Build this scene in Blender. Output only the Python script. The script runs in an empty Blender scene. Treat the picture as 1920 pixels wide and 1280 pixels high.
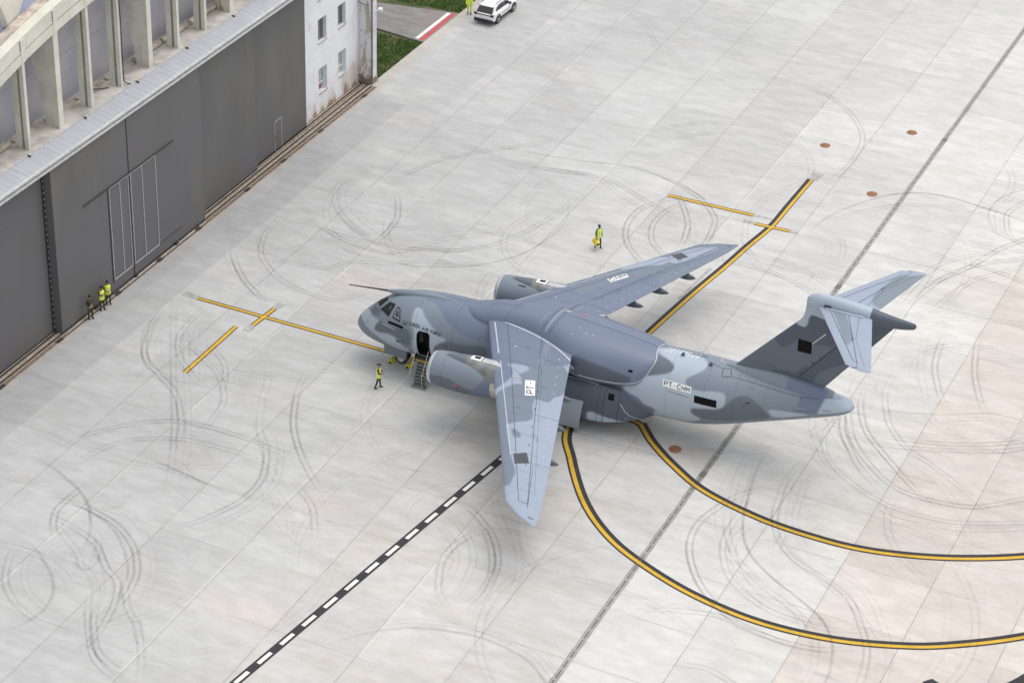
import bpy, bmesh, math, random
import numpy as np
from mathutils import Vector, Matrix
random.seed(7); rng=np.random.default_rng(7)
R=math.radians
SC=bpy.context.scene
COL=SC.collection
# ---------------------------------------------------------------- camera, light, exposure
PITCH,ROLL,YAW,CAMH,FPX=R(31.52866),R(1.96452),R(114.33617),80.1087,4456.02
def cam_axes():
    h=np.array([math.cos(YAW),math.sin(YAW),0.]);r=np.array([math.sin(YAW),-math.cos(YAW),0.])
    f=h*math.cos(PITCH)+np.array([0,0,-math.sin(PITCH)]);u=np.cross(r,f)
    c,s=math.cos(ROLL),math.sin(ROLL)
    return c*r+s*u,-s*r+c*u,f
_r,_u,_f=cam_axes()
cd=bpy.data.cameras.new('camera');cam=bpy.data.objects.new('camera',cd);COL.objects.link(cam)
M=Matrix.Identity(4)
for i in range(3): M[i][0]=_r[i];M[i][1]=_u[i];M[i][2]=-_f[i]
M[2][3]=CAMH
cam.matrix_world=M
cd.sensor_width=36;cd.lens=FPX/1920*36;cd.clip_start=1;cd.clip_end=6000
SC.camera=cam
W=bpy.data.worlds.new('World');SC.world=W;W.use_nodes=True
nt=W.node_tree;bg=nt.nodes['Background']
sky=nt.nodes.new('ShaderNodeTexSky');sky.sky_type='NISHITA';sky.sun_disc=False
SUN_EL,SUN_AZ=R(72),R(50)      # azimuth of the sun, measured from +X
sky.sun_elevation=SUN_EL;sky.sun_rotation=R(90)-SUN_AZ;sky.air_density=1.0;sky.dust_density=6.0;sky.ozone_density=1.0
hs=nt.nodes.new('ShaderNodeHueSaturation');hs.inputs['Saturation'].default_value=.42
mx=nt.nodes.new('ShaderNodeMix');mx.data_type='RGBA';mx.inputs[0].default_value=.45;mx.inputs[7].default_value=(7.1,7.1,7.0,1)   # even cloud deck mixed over the clear-sky model
nt.links.new(sky.outputs[0],hs.inputs['Color']);nt.links.new(hs.outputs[0],mx.inputs[6]);nt.links.new(mx.outputs[2],bg.inputs['Color'])
bg.inputs['Strength'].default_value=.12
sl=bpy.data.lights.new('sun','SUN');sl.energy=.6;sl.angle=R(60);sl.color=(1,.97,.93)
so=bpy.data.objects.new('sun',sl);COL.objects.link(so)
sd=Vector((math.cos(SUN_AZ)*math.cos(SUN_EL),math.sin(SUN_AZ)*math.cos(SUN_EL),math.sin(SUN_EL)))
so.rotation_euler=sd.to_track_quat('Z','Y').to_euler();so.location=(0,0,150)
SC.view_settings.view_transform='Standard';SC.view_settings.look='None';SC.view_settings.gamma=1
SC.view_settings.exposure=.52
# ---------------------------------------------------------------- helpers
def s2l(c):
    return tuple((v/255/12.92 if v/255<=.04045 else ((v/255+.055)/1.055)**2.4) for v in c)
class Nd:
    """small wrapper for building node materials"""
    def __init__(s,name,rough=.6,metal=0.,spec=.5):
        s.m=bpy.data.materials.new(name);s.m.use_nodes=True;s.t=s.m.node_tree;s.b=s.t.nodes['Principled BSDF']
        s.b.inputs['Roughness'].default_value=rough;s.b.inputs['Metallic'].default_value=metal;s.b.inputs['Specular IOR Level'].default_value=spec
    def put(s,sock,v):
        if hasattr(v,'is_output') or isinstance(v,bpy.types.NodeSocket): s.t.links.new(v,sock)
        else:
            if isinstance(v,(tuple,list)) and len(v)==3 and len(sock.default_value)==4: v=(*v,1)
            sock.default_value=v
    def math(s,op,a,b=0,c=0):
        n=s.t.nodes.new('ShaderNodeMath');n.operation=op
        for i,v in enumerate((a,b,c)): s.put(n.inputs[i],v)
        return n.outputs[0]
    def mix(s,f,a,b,mode='MIX'):
        n=s.t.nodes.new('ShaderNodeMix');n.data_type='RGBA';n.blend_type=mode
        s.put(n.inputs[0],f);s.put(n.inputs[6],a);s.put(n.inputs[7],b);return n.outputs[2]
    def coord(s,kind='Object'):
        return s.t.nodes.new('ShaderNodeTexCoord').outputs[kind]
    def scale(s,v,sc,loc=(0,0,0),rot=(0,0,0)):
        n=s.t.nodes.new('ShaderNodeMapping');s.put(n.inputs[0],v);n.inputs[3].default_value=sc;n.inputs[1].default_value=loc;n.inputs[2].default_value=rot;return n.outputs[0]
    def noise(s,v,sc,det=4,ro=.55,dist=0.):
        n=s.t.nodes.new('ShaderNodeTexNoise');s.put(n.inputs['Vector'],v);n.inputs['Scale'].default_value=sc;n.inputs['Detail'].default_value=det;n.inputs['Roughness'].default_value=ro;n.inputs['Distortion'].default_value=dist;return n.outputs[0]
    def white(s,x,y,w=0.):
        c=s.t.nodes.new('ShaderNodeCombineXYZ');s.put(c.inputs[0],x);s.put(c.inputs[1],y);c.inputs[2].default_value=w
        n=s.t.nodes.new('ShaderNodeTexWhiteNoise');n.noise_dimensions='3D';s.t.links.new(c.outputs[0],n.inputs[0]);return n.outputs[0]
    def ss(s,v,a,b,lo=0.,hi=1.):
        n=s.t.nodes.new('ShaderNodeMapRange');n.interpolation_type='SMOOTHSTEP';s.put(n.inputs[0],v)
        n.inputs[1].default_value=a;n.inputs[2].default_value=b;n.inputs[3].default_value=lo;n.inputs[4].default_value=hi;return n.outputs[0]
    def xyz(s,v):
        n=s.t.nodes.new('ShaderNodeSeparateXYZ');s.t.links.new(v,n.inputs[0]);return n.outputs[0],n.outputs[1],n.outputs[2]
    def attr(s,name):
        n=s.t.nodes.new('ShaderNodeAttribute');n.attribute_name=name;return n.outputs['Color']
    def base(s,c): s.put(s.b.inputs['Base Color'],c)
    def bump(s,h,st=.3,d=.02):
        n=s.t.nodes.new('ShaderNodeBump');n.inputs['Strength'].default_value=st;n.inputs['Distance'].default_value=d;s.put(n.inputs['Height'],h);s.t.links.new(n.outputs[0],s.b.inputs['Normal'])
def plain(name,c,rough=.6,metal=0.,var=.12,sc=2.,spec=.5):
    n=Nd(name,rough,metal,spec);f=n.noise(n.coord(),sc,5,.6)
    d=tuple(v*(1-var) for v in c);l=tuple(min(1,v*(1+var)) for v in c)
    n.base(n.mix(n.ss(f,.3,.7),d,l));return n.m
class MB:
    def __init__(s): s.v=[];s.f=[];s.mi=[];s.col=None
    def add(s,vs,fs,mi=0):
        o=len(s.v);s.v+= [tuple(map(float,v)) for v in vs];s.f+=[tuple(i+o for i in f) for f in fs];s.mi+=[mi]*len(fs);return s
    def box(s,x0,x1,y0,y1,z0,z1,mi=0):
        v=[(x,y,z) for z in (z0,z1) for y in (y0,y1) for x in (x0,x1)]
        return s.add(v,[(0,2,3,1),(4,5,7,6),(0,1,5,4),(2,6,7,3),(0,4,6,2),(1,3,7,5)],mi)
    def prism(s,poly,axis,a,b,mi=0):
        """extrude a 2D polygon along an axis from a to b"""
        def P(p,t): return {'x':(t,p[0],p[1]),'y':(p[0],t,p[1]),'z':(p[0],p[1],t)}[axis]
        n=len(poly);v=[P(p,a) for p in poly]+[P(p,b) for p in poly]
        return s.add(v,[tuple(range(n))[::-1],tuple(range(n,2*n))]+[(i,(i+1)%n,n+(i+1)%n,n+i) for i in range(n)],mi)
    def loft(s,rings,mi=0,cap=True,closed=True):
        n=len(rings[0]);v=[p for r in rings for p in r];f=[]
        for i in range(len(rings)-1):
            for j in range(n if closed else n-1):
                k=(j+1)%n;f.append((i*n+j,i*n+k,(i+1)*n+k,(i+1)*n+j))
        if cap and closed: f+= [tuple(range(n))[::-1],tuple((len(rings)-1)*n+j for j in range(n))]
        return s.add(v,f,mi)
    def tube(s,pts,rad,n=8,mi=0,cap=True):
        pts=[Vector(p) for p in pts]
        if not isinstance(rad,(list,tuple)): rad=[rad]*len(pts)
        rings=[];ref=None
        for i,p in enumerate(pts):
            d=(pts[min(i+1,len(pts)-1)]-pts[max(i-1,0)]).normalized()
            if ref is None: ref=Vector((0,0,1)) if abs(d.z)<.9 else Vector((1,0,0))
            a=d.cross(ref).normalized();b=d.cross(a).normalized();ref=a.cross(d)
            rings.append([tuple(p+(a*math.cos(t)+b*math.sin(t))*rad[i]) for t in [2*math.pi*k/n for k in range(n)]])
        return s.loft(rings,mi,cap)
    def build(s,name,mats,parent=None,smooth=False,loc=None,angle=None):
        me=bpy.data.meshes.new(name);me.from_pydata(s.v,[],s.f);me.validate(clean_customdata=False)
        if not isinstance(mats,(list,tuple)): mats=[mats]
        for m in mats: me.materials.append(m)
        if len(s.mi)==len(me.polygons): me.polygons.foreach_set('material_index',s.mi)
        bm=bmesh.new();bm.from_mesh(me);bmesh.ops.recalc_face_normals(bm,faces=bm.faces);bm.to_mesh(me);bm.free()
        if smooth:
            me.polygons.foreach_set('use_smooth',[True]*len(me.polygons))
            if angle: me.set_sharp_from_angle(angle=R(angle))
        if s.col is not None and len(s.col)==len(me.vertices):
            a=me.color_attributes.new('paint','FLOAT_COLOR','POINT');a.data.foreach_set('color',np.c_[s.col,np.ones(len(s.col))].astype(np.float32).ravel())
        o=bpy.data.objects.new(name,me);COL.objects.link(o)
        if parent: o.parent=parent
        if loc: o.location=loc
        return o
def tag(o,label=None,cat=None,group=None,kind=None):
    for k,v in (('label',label),('category',cat),('group',group),('kind',kind)):
        if v: o[k]=v
    return o
def empty(name,loc=(0,0,0),rz=0,**k):
    o=bpy.data.objects.new(name,None);COL.objects.link(o);o.location=loc;o.rotation_euler=(0,0,rz);o.empty_display_size=.3
    return tag(o,**k)
def smooth_line(pts,step=.35,closed=False):
    """Catmull-Rom through 2D/3D points, resampled"""
    P=np.array(pts,float);n=len(P);out=[]
    for i in range(n-1):
        p0=P[max(i-1,0)];p1=P[i];p2=P[i+1];p3=P[min(i+2,n-1)]
        k=max(2,int(np.linalg.norm(p2-p1)/step))
        for t in np.arange(k)/k:
            out.append(.5*((2*p1)+(-p0+p2)*t+(2*p0-5*p1+4*p2-p3)*t*t+(-p0+3*p1-3*p2+p3)*t**3))
    out.append(P[-1]);return np.array(out)
def strip(mb,pts,o0,o1,z,mi=0):
    """flat ribbon on the ground between lateral offsets o0 and o1"""
    P=np.array(pts,float);d=np.gradient(P,axis=0);d/=np.linalg.norm(d,axis=1)[:,None]+1e-9
    n=np.c_[-d[:,1],d[:,0]];a=P+n*o0;b=P+n*o1;k=len(P)
    v=[(x,y,z) for x,y in a]+[(x,y,z) for x,y in b]
    mb.add(v,[(i,i+1,k+i+1,k+i) for i in range(k-1)],mi)
# ---------------------------------------------------------------- ground materials
GX0,GDX,GY0,GDY=-67.836,5.0920,1.2145,5.0033      # slab grid of the apron
def concrete():
    n=Nd('apron_concrete',.85,spec=.3);P=n.coord();x,y,z=n.xyz(P)
    sx=n.math('DIVIDE',n.math('SUBTRACT',x,GX0),GDX);sy=n.math('DIVIDE',n.math('SUBTRACT',y,GY0),GDY)
    fx=n.math('FLOOR',sx);fy=n.math('FLOOR',sy)
    cell=n.white(fx,fy);bay=n.white(fx,n.math('FLOOR',n.math('DIVIDE',sy,5)),3.)
    lane=n.white(fx,0.,7.)
    # brighter light away from the hangar put into the tone; paler slabs past drain
    drift=n.ss(x,-78,-25)
    c=n.mix(drift,(.438,.443,.447),(.560,.557,.549))
    c=n.mix(n.math('MULTIPLY',n.ss(x,-37.6,-37.1),.5),c,(.615,.605,.585))
    tone=n.math('ADD',n.math('ADD',n.math('MULTIPLY',cell,.105),n.math('MULTIPLY',bay,.07)),n.math('MULTIPLY',lane,.05))
    tone=n.math('ADD',tone,.895)
    # broom finish and washed-out cement runs along +X
    st=n.noise(n.scale(P,(.42,1.15,1)),1.0,6,.62,.6);st2=n.noise(n.scale(P,(1.2,2.4,1),rot=(0,0,.06)),1.,5,.6)
    bl=n.noise(P,.11,4,.5);fine=n.noise(P,6.,3,.6)
    tone=n.math('MULTIPLY',tone,n.math('ADD',.95,n.math('MULTIPLY',n.ss(st,.28,.72),.08)))
    st3=n.ss(n.noise(n.scale(P,(.35,.9,1),rot=(0,0,-.05),loc=(7,2,0)),1.,7,.7),.40,.62)
    tone=n.math('MULTIPLY',tone,n.math('ADD',.94,n.math('MULTIPLY',st3,.08)))
    tone=n.math('MULTIPLY',tone,n.math('ADD',.94,n.math('MULTIPLY',st2,.12)))
    tone=n.math('MULTIPLY',tone,n.math('ADD',.95,n.math('MULTIPLY',fine,.10)))
    tone=n.math('MULTIPLY',tone,n.math('ADD',.90,n.math('MULTIPLY',bl,.20)))
    pa=n.ss(n.noise(n.scale(P,(.55,1.1,1),loc=(2,8,0)),1.,7,.68),.36,.64);tone=n.math('MULTIPLY',tone,n.math('ADD',.955,n.math('MULTIPLY',pa,.07)))
    # pinkish and greenish casts, bay by bay
    pk=n.math('MULTIPLY',n.ss(n.noise(n.scale(P,(.05,.16,1),loc=(3.1,1.7,0)),1.,4,.6),.52,.70),n.ss(n.white(fx,n.math('FLOOR',n.math('DIVIDE',sy,3)),11.),.35,.75))
    c=n.mix(n.math('MULTIPLY',pk,.42),c,(.62,.525,.475));c=n.mix(n.math('MULTIPLY',n.ss(x,-34,-28),n.math('MULTIPLY',n.ss(n.noise(P,.08,3),.35,.65),.45)),c,(.60,.545,.50))
    gr=n.ss(n.noise(n.scale(P,(.09,.2,1),loc=(9.,4.,0)),1.,3,.5),.56,.72)
    c=n.mix(n.math('MULTIPLY',gr,.5),c,(.50,.52,.46))
    # bays poured from different batches: pale grey beside the drain, warm beige further out and just inside it
    nz=n.noise(n.scale(P,(.12,.35,1)),1.,5,.6)
    c=n.mix(n.math('MULTIPLY',n.math('GREATER_THAN',x,GX0+8*GDX),n.ss(nz,.30,.60,.35,1.)),c,(.578,.530,.488))
    c=n.mix(n.math('MULTIPLY',n.math('MULTIPLY',n.math('GREATER_THAN',x,GX0+3*GDX),n.math('LESS_THAN',x,-37.4)),n.math('MULTIPLY',n.ss(nz,.38,.64),n.ss(y,128,112,.15,.75))),c,(.50,.47,.44))
    # dark, older strip along the door rails
    old=n.math('MULTIPLY',n.math('LESS_THAN',n.math('ADD',x,n.math('MULTIPLY',n.noise(P,.6,2),.02)),-75.85),n.math('LESS_THAN',y,146.42))
    c=n.mix(n.math('MULTIPLY',old,.75),c,(.37,.375,.385))
    c=n.mix(n.math('MULTIPLY',n.ss(x,-78.5,-79.4),n.ss(n.noise(P,1.4,6,.7),.35,.65)),c,(.46,.40,.34))
    # dull oil / weather stains
    ds=n.ss(n.noise(n.scale(P,(.7,1.3,1)),1.,6,.70),.60,.76)
    c=n.mix(n.math('MULTIPLY',ds,.35),c,(.30,.30,.30))
    tn=n.t.nodes.new('ShaderNodeCombineXYZ')
    for i in range(3): n.put(tn.inputs[i],tone)
    c=n.mix(1.,c,tn.outputs[0],'MULTIPLY')
    # saw-cut joints
    def dist(s,step):
        f=n.math('FRACT',s);return n.math('MULTIPLY',n.math('MINIMUM',f,n.math('SUBTRACT',1.,f)),step)
    wob=n.math('MULTIPLY',n.math('SUBTRACT',n.noise(P,1.5,3),.5),.02)
    dx=n.math('ADD',dist(sx,GDX),wob);dy=n.math('ADD',dist(sy,GDY),wob)
    # narrower slabs next to the hangar
    dx2=n.math('ABSOLUTE',n.math('SUBTRACT',x,-71.9));dx=n.math('MINIMUM',n.math('ADD',dx,n.math('MULTIPLY',n.math('LESS_THAN',x,-68.6),9.)),dx2)
    jx=n.math('MULTIPLY',n.ss(dx,.034,.012),n.ss(n.noise(P,.35,3),.28,.55,.45,1.))
    jy=n.math('MULTIPLY',n.ss(dy,.030,.012),n.ss(n.noise(P,.25,3),.42,.60,.15,.9))
    c=n.mix(n.math('MULTIPLY',n.math('MAXIMUM',jx,jy),.74),c,(.23,.23,.23))
    cr=n.math('ABSOLUTE',n.math('SUBTRACT',n.noise(P,.28,7,.62),.5));c=n.mix(n.math('MULTIPLY',n.math('MULTIPLY',n.ss(cr,.0035,.0008),n.ss(n.white(fx,fy,21.),.86,.88)),.16),c,(.22,.22,.22))
    rp=n.math('MULTIPLY',n.ss(n.white(fx,fy,31.),.955,.96),n.ss(n.math('MINIMUM',dx,dy),.9,1.0));c=n.mix(n.math('MULTIPLY',rp,.0),c,(.4,.4,.4))
    soft=n.math('MULTIPLY',n.ss(n.math('MINIMUM',dx,dy),.35,.02),n.ss(n.noise(P,.8,5,.7),.45,.7))
    c=n.mix(n.math('MULTIPLY',soft,.22),c,(.33,.33,.33))
    # crumbling pale repair mortar beside two of the joints
    for X0,side in ((GX0,1),(GX0+2*GDX,-1),(GX0+4*GDX,0)):
        d=n.math('MULTIPLY',n.math('SUBTRACT',x,X0),side if side else 1.)
        w=n.math('SUBTRACT',n.math('MULTIPLY',n.noise(P,2.2,6,.8),.60),.10)
        m=n.math('MULTIPLY',n.math('LESS_THAN',d,w),n.math('GREATER_THAN',d,.01))
        m=n.math('MULTIPLY',m,n.ss(n.noise(P,6.,5,.8),.36,.56))
        m=n.math('MULTIPLY',m,n.ss(n.noise(P,.22,3),.42,.60,.10 if side else 0.,1.))
        c=n.mix(n.math('MULTIPLY',m,.38),c,(.68,.67,.64))
    n.base(c);n.bump(n.noise(P,14.,4,.7),.15,.01)
    return n.m
def rubber():
    n=Nd('tyre_rubber',.9,spec=.2);P=n.coord();n.base((.11,.11,.115))
    a=n.attr('fade');s=n.t.nodes.new('ShaderNodeSeparateColor');n.t.links.new(a,s.inputs[0])
    f=n.math('MULTIPLY',s.outputs[0],n.ss(n.noise(P,.6,4,.6),.25,.7,.5,1.));f=n.math('MULTIPLY',f,n.ss(n.noise(P,7.,3,.6),.3,.7,.6,1.))
    n.put(n.b.inputs['Alpha'],f);return n.m
def grass_mat():
    n=Nd('grass_blades',.7,spec=.25);P=n.coord();f=n.noise(P,.7,4,.6);g=n.noise(P,5.,3,.6)
    c=n.mix(n.ss(f,.35,.65),(.055,.15,.022),(.10,.19,.035));c=n.mix(n.ss(g,.45,.75),c,(.15,.19,.06));c=n.mix(n.ss(n.noise(P,.45,3),.64,.74),c,(.19,.16,.10))
    n.base(c);return n.m
def soil_mat():
    n=Nd('soil',.95,spec=.2);P=n.coord();c=n.mix(n.ss(n.noise(P,.6,5,.6),.4,.65),(.05,.075,.028),(.15,.125,.085));n.base(c);return n.m
def asphalt():
    n=Nd('old_asphalt',.9,spec=.3);P=n.coord();f=n.noise(n.scale(P,(.5,1.5,1)),1.,6,.65)
    c=n.mix(n.ss(f,.3,.7),(.165,.16,.158),(.25,.24,.235));c=n.mix(n.ss(n.noise(P,.35,3),.5,.7),c,(.24,.21,.20));n.base(c);n.bump(n.noise(P,30,3),.3,.01);return n.m
M_CON=concrete();M_RUB=rubber();M_GRASS=grass_mat();M_SOIL=soil_mat();M_ASPH=asphalt()
def paintmat(name,c,wear=.35,under=(.3,.3,.3),sc=1.6):
    n=Nd(name,.7,spec=.3);P=n.coord();f=n.ss(n.noise(P,sc,6,.75),.58,.72);g=n.noise(P,.8,4)
    d=tuple(v*.82 for v in c);b=n.mix(g,d,c);b=n.mix(n.math('MULTIPLY',n.ss(n.noise(P,.55,4),.5,.68),.35),b,tuple(v*.45 for v in c));n.base(n.mix(n.math('MULTIPLY',f,wear),b,under));return n.m
M_YEL=paintmat('yellow_line_paint',(.68,.42,.04),.55,(.40,.29,.12));M_BLK=paintmat('black_line_paint',(.04,.04,.046),.3,(.14,.13,.13))
M_WHT=paintmat('white_line_paint',(.80,.79,.76),.25,(.5,.5,.5));M_RED=paintmat('red_line_paint',(.55,.085,.10),.6,(.40,.24,.20))
M_DRN=paintmat('drain_concrete',(.36,.355,.34),.6,(.48,.47,.45),3.);M_SLOT=plain('drain_slot_iron',(.11,.11,.105),.7,.2,.3,6.)
M_RUST=plain('rusted_iron',(.36,.18,.10),.8,.1,.35,5.);M_RAILB=plain('rail_bed_brown',(.20,.145,.11),.9,0,.35,4.);M_RAIL=plain('rail_steel',(.075,.06,.055),.6,.4,.3,5.)
M_RAILC=plain('rail_bed_beige',(.44,.38,.31),.9,0,.25,4.)
# ---------------------------------------------------------------- ground, apron, road, verge
def sheet(name,x0,x1,y0,y1,z,m,step=None):
    mb=MB();mb.add([(x0,y0,z),(x1,y0,z),(x1,y1,z),(x0,y1,z)],[(0,1,2,3)]);return tag(mb.build(name,m),kind='structure')
sheet('ground',-2500,2500,-2500,2500,-.16,M_SOIL)
mb=MB()
mb.prism([(-79.93,-400),(900,-400),(900,900),(-79.93,900)],'z',-.16,0.)
tag(mb.build('apron',M_CON),kind='structure')
mb=MB();mb.add([(-400,-400,-.10),(-79.93,-400,-.10),(-79.93,146,-.10),(-400,146,-.10)],[(0,1,2,3)])
tag(mb.build('hangar_floor',M_CON),kind='structure')
mb=MB();mb.prism([(-300,158.2),(-84.6,158.03),(-79.93,157.4),(-79.93,163.95),(-87.3,162.6),(-300,162.6)],'z',-.15,-.02)
tag(mb.build('road',M_ASPH),kind='structure')
mb=MB()
mb.add([(-80.93,157.82,-.016),(-80.60,157.78,-.016),(-80.57,163.62,-.016),(-80.90,163.57,-.016)],[(0,1,2,3)],0)
mb.add([(-80.50,157.72,-.016),(-80.10,157.62,-.016),(-80.14,163.72,-.016),(-80.50,163.65,-.016)],[(0,1,2,3)],1)
tag(mb.build('road_marking',[M_WHT,M_RED]),kind='structure')
def grass(name,x0,x1,y0,y1,n,keep):
    mb=MB();v=[];f=[]
    for i in range(n):
        x=random.uniform(x0,x1);y=random.uniform(y0,y1)
        if not keep(x,y): continue
        cl=.5+.5*math.sin(x*1.7+2*math.sin(y*.9))*math.sin(y*1.3+x*.4)
        h=random.uniform(.05,.13)+.20*cl*random.random();a=random.uniform(0,6.28);w=random.uniform(.02,.05);b=random.uniform(-.12,.12)
        dx,dy=math.cos(a)*w,math.sin(a)*w;o=len(v)
        v+=[(x-dx,y-dy,-.13),(x+dx,y+dy,-.13),(x+dx*.5+dy*b*9,y+dy*.5-dx*b*9,-.13+h*.8),(x-dx*.2+dy*b*16,y-dy*.2-dx*b*16,-.13+h)]
        f.append((o,o+1,o+2,o+3))
    mb.add(v,f);return tag(mb.build(name,M_GRASS),kind='stuff',label='short green grass growing beside the white building and the apron edge',cat='grass')
grass('grass',-92,-80.0,149,176,46000,lambda x,y:(y<157.3 or y>163.9+.18*max(0,-79.9-x)*0) and not(y>157.3 and y<164.1) and (x<-80.05))
bpy.data.objects['grass']['label']='patchy green grass beside the white building and beyond the grey road'
# ---------------------------------------------------------------- painted markings
mb=MB()
Z1,Z2=.004,.008
ylz=[0]
def yl(pts,w0,w1,y0,y1,sm=True):
    ylz[0]+=1;Z1=.004+.0004*ylz[0];Z2=.009+.0004*ylz[0]
    P=smooth_line(pts) if sm else np.array([np.array(pts[0])+(np.array(pts[1])-np.array(pts[0]))*t for t in np.linspace(0,1,12)])
    strip(mb,P,w0,w1,Z1,1);strip(mb,P,y0,y1,Z2,0)
yl([(-74.45,114.12),(-44.1,114.06)],-.19,.19,-.095,.095,False)
yl([(-44.1,114.06),(-43.2,114.08),(-42.55,113.85)],-.25,.27,-.11,.11)
c1=[(-44.12,149.7),(-44.2,145.2),(-44.26,141.55),(-44.72,138.1),(-45.11,134.66),(-45.71,130.25),(-46.35,124.31),(-46.85,118.),(-46.5,111.61),(-44.97,108.52),(-42.49,104.87),(-39.89,102.4),(-37.1,100.84),(-33.54,99.57),(-29.57,98.98),(-25.45,99.41),(-21.67,100.71),(-19.14,102.18),(-16.23,104.46),(-12.,108.6),(-9.,113.)]
yl(c1[:8],-.34,.20,-.08,.14)
yl(c1[7:],-.28,.36,-.16,.08)
yl([(-42.75,114.05),(-42.2,113.4),(-41.2,112.32),(-39.28,110.76),(-36.67,109.15),(-32.94,108.09),(-29.59,107.79),(-26.46,107.99),(-22.99,109.01),(-19.72,110.61),(-16.9,112.55),(-13.5,115.6)],-.28,.36,-.16,.08)
yl([(-70.33,105.95),(-70.38,112.25)],-.19,.19,-.12,.12,False)
yl([(-69.50,112.85),(-69.32,115.35)],-.20,.20,-.12,.12,False)
yl([(-52.5,142.4),(-46.0,142.5)],-.22,.22,-.13,.13,False)
yl([(-45.5,141.40),(-42.9,141.52)],-.22,.22,-.13,.13,False)
tag(mb.build('taxi_lines',[M_YEL,M_BLK]),kind='structure')
mb=MB()
A=np.array((-52.6,77.2));B=np.array((-47.0,118.8));L=np.linalg.norm(B-A);d=(B-A)/L
strip(mb,[A+d*t for t in np.linspace(0,L,20)],-.27,.27,Z1,1)
t=.55
while t<L-1: strip(mb,[A+d*t,A+d*(t+.55),A+d*(t+1.1)],-.12,.12,Z2,0);t+=1.93
P=smooth_line([(-20.2,96.1),(-17.6,97.9),(-15.67,100.2),(-14.7,102.6),(-14.5,105)],.2);strip(mb,P,-.32,.32,Z1,1)
i=2
while i<len(P)-6: strip(mb,P[i:i+6],-.12,.12,Z2,0);i+=11
mb.add([(-20.1,97.6,Z1),(-19.1,97.4,Z1),(-19.2,98.55,Z1),(-19.66,98.72,Z1),(-20.0,98.3,Z1)],[(0,1,2,3,4)],1)
strip(mb,smooth_line([(-19.95,97.9),(-19.7,98.2),(-19.4,98.15),(-19.3,97.8)],.08),-.05,.05,Z2,0)
tag(mb.build('service_road_markings',[M_WHT,M_BLK]),kind='structure')
# grey ghosts of removed paint
def ghost():
    n=Nd('scrubbed_paint_ghost',.9,spec=.2);n.base((.33,.33,.33));n.put(n.b.inputs['Alpha'],n.ss(n.noise(n.coord(),2.,5,.7),.35,.7,.1,.45));return n.m
mb=MB()
for a,b,w in (((-75.6,114.25),(-74.45,114.15),.3),((-69.55,112.0),(-69.5,112.8),.3),((-69.3,115.4),(-69.2,116.1),.3),((-44.1,149.7),(-44.0,150.9),.42),((-46.0,142.5),(-44.6,142.6),.22),((-46.3,141.4),(-45.5,141.4),.25),((-42.9,141.5),(-42.3,141.55),.22),((-45.9,134.),(-46.3,129.),.12)):
    strip(mb,[a,((a[0]+b[0])/2,(a[1]+b[1])/2),b],-w,w,Z1)
tag(mb.build('old_marking_traces',ghost()),kind='structure')
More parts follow.
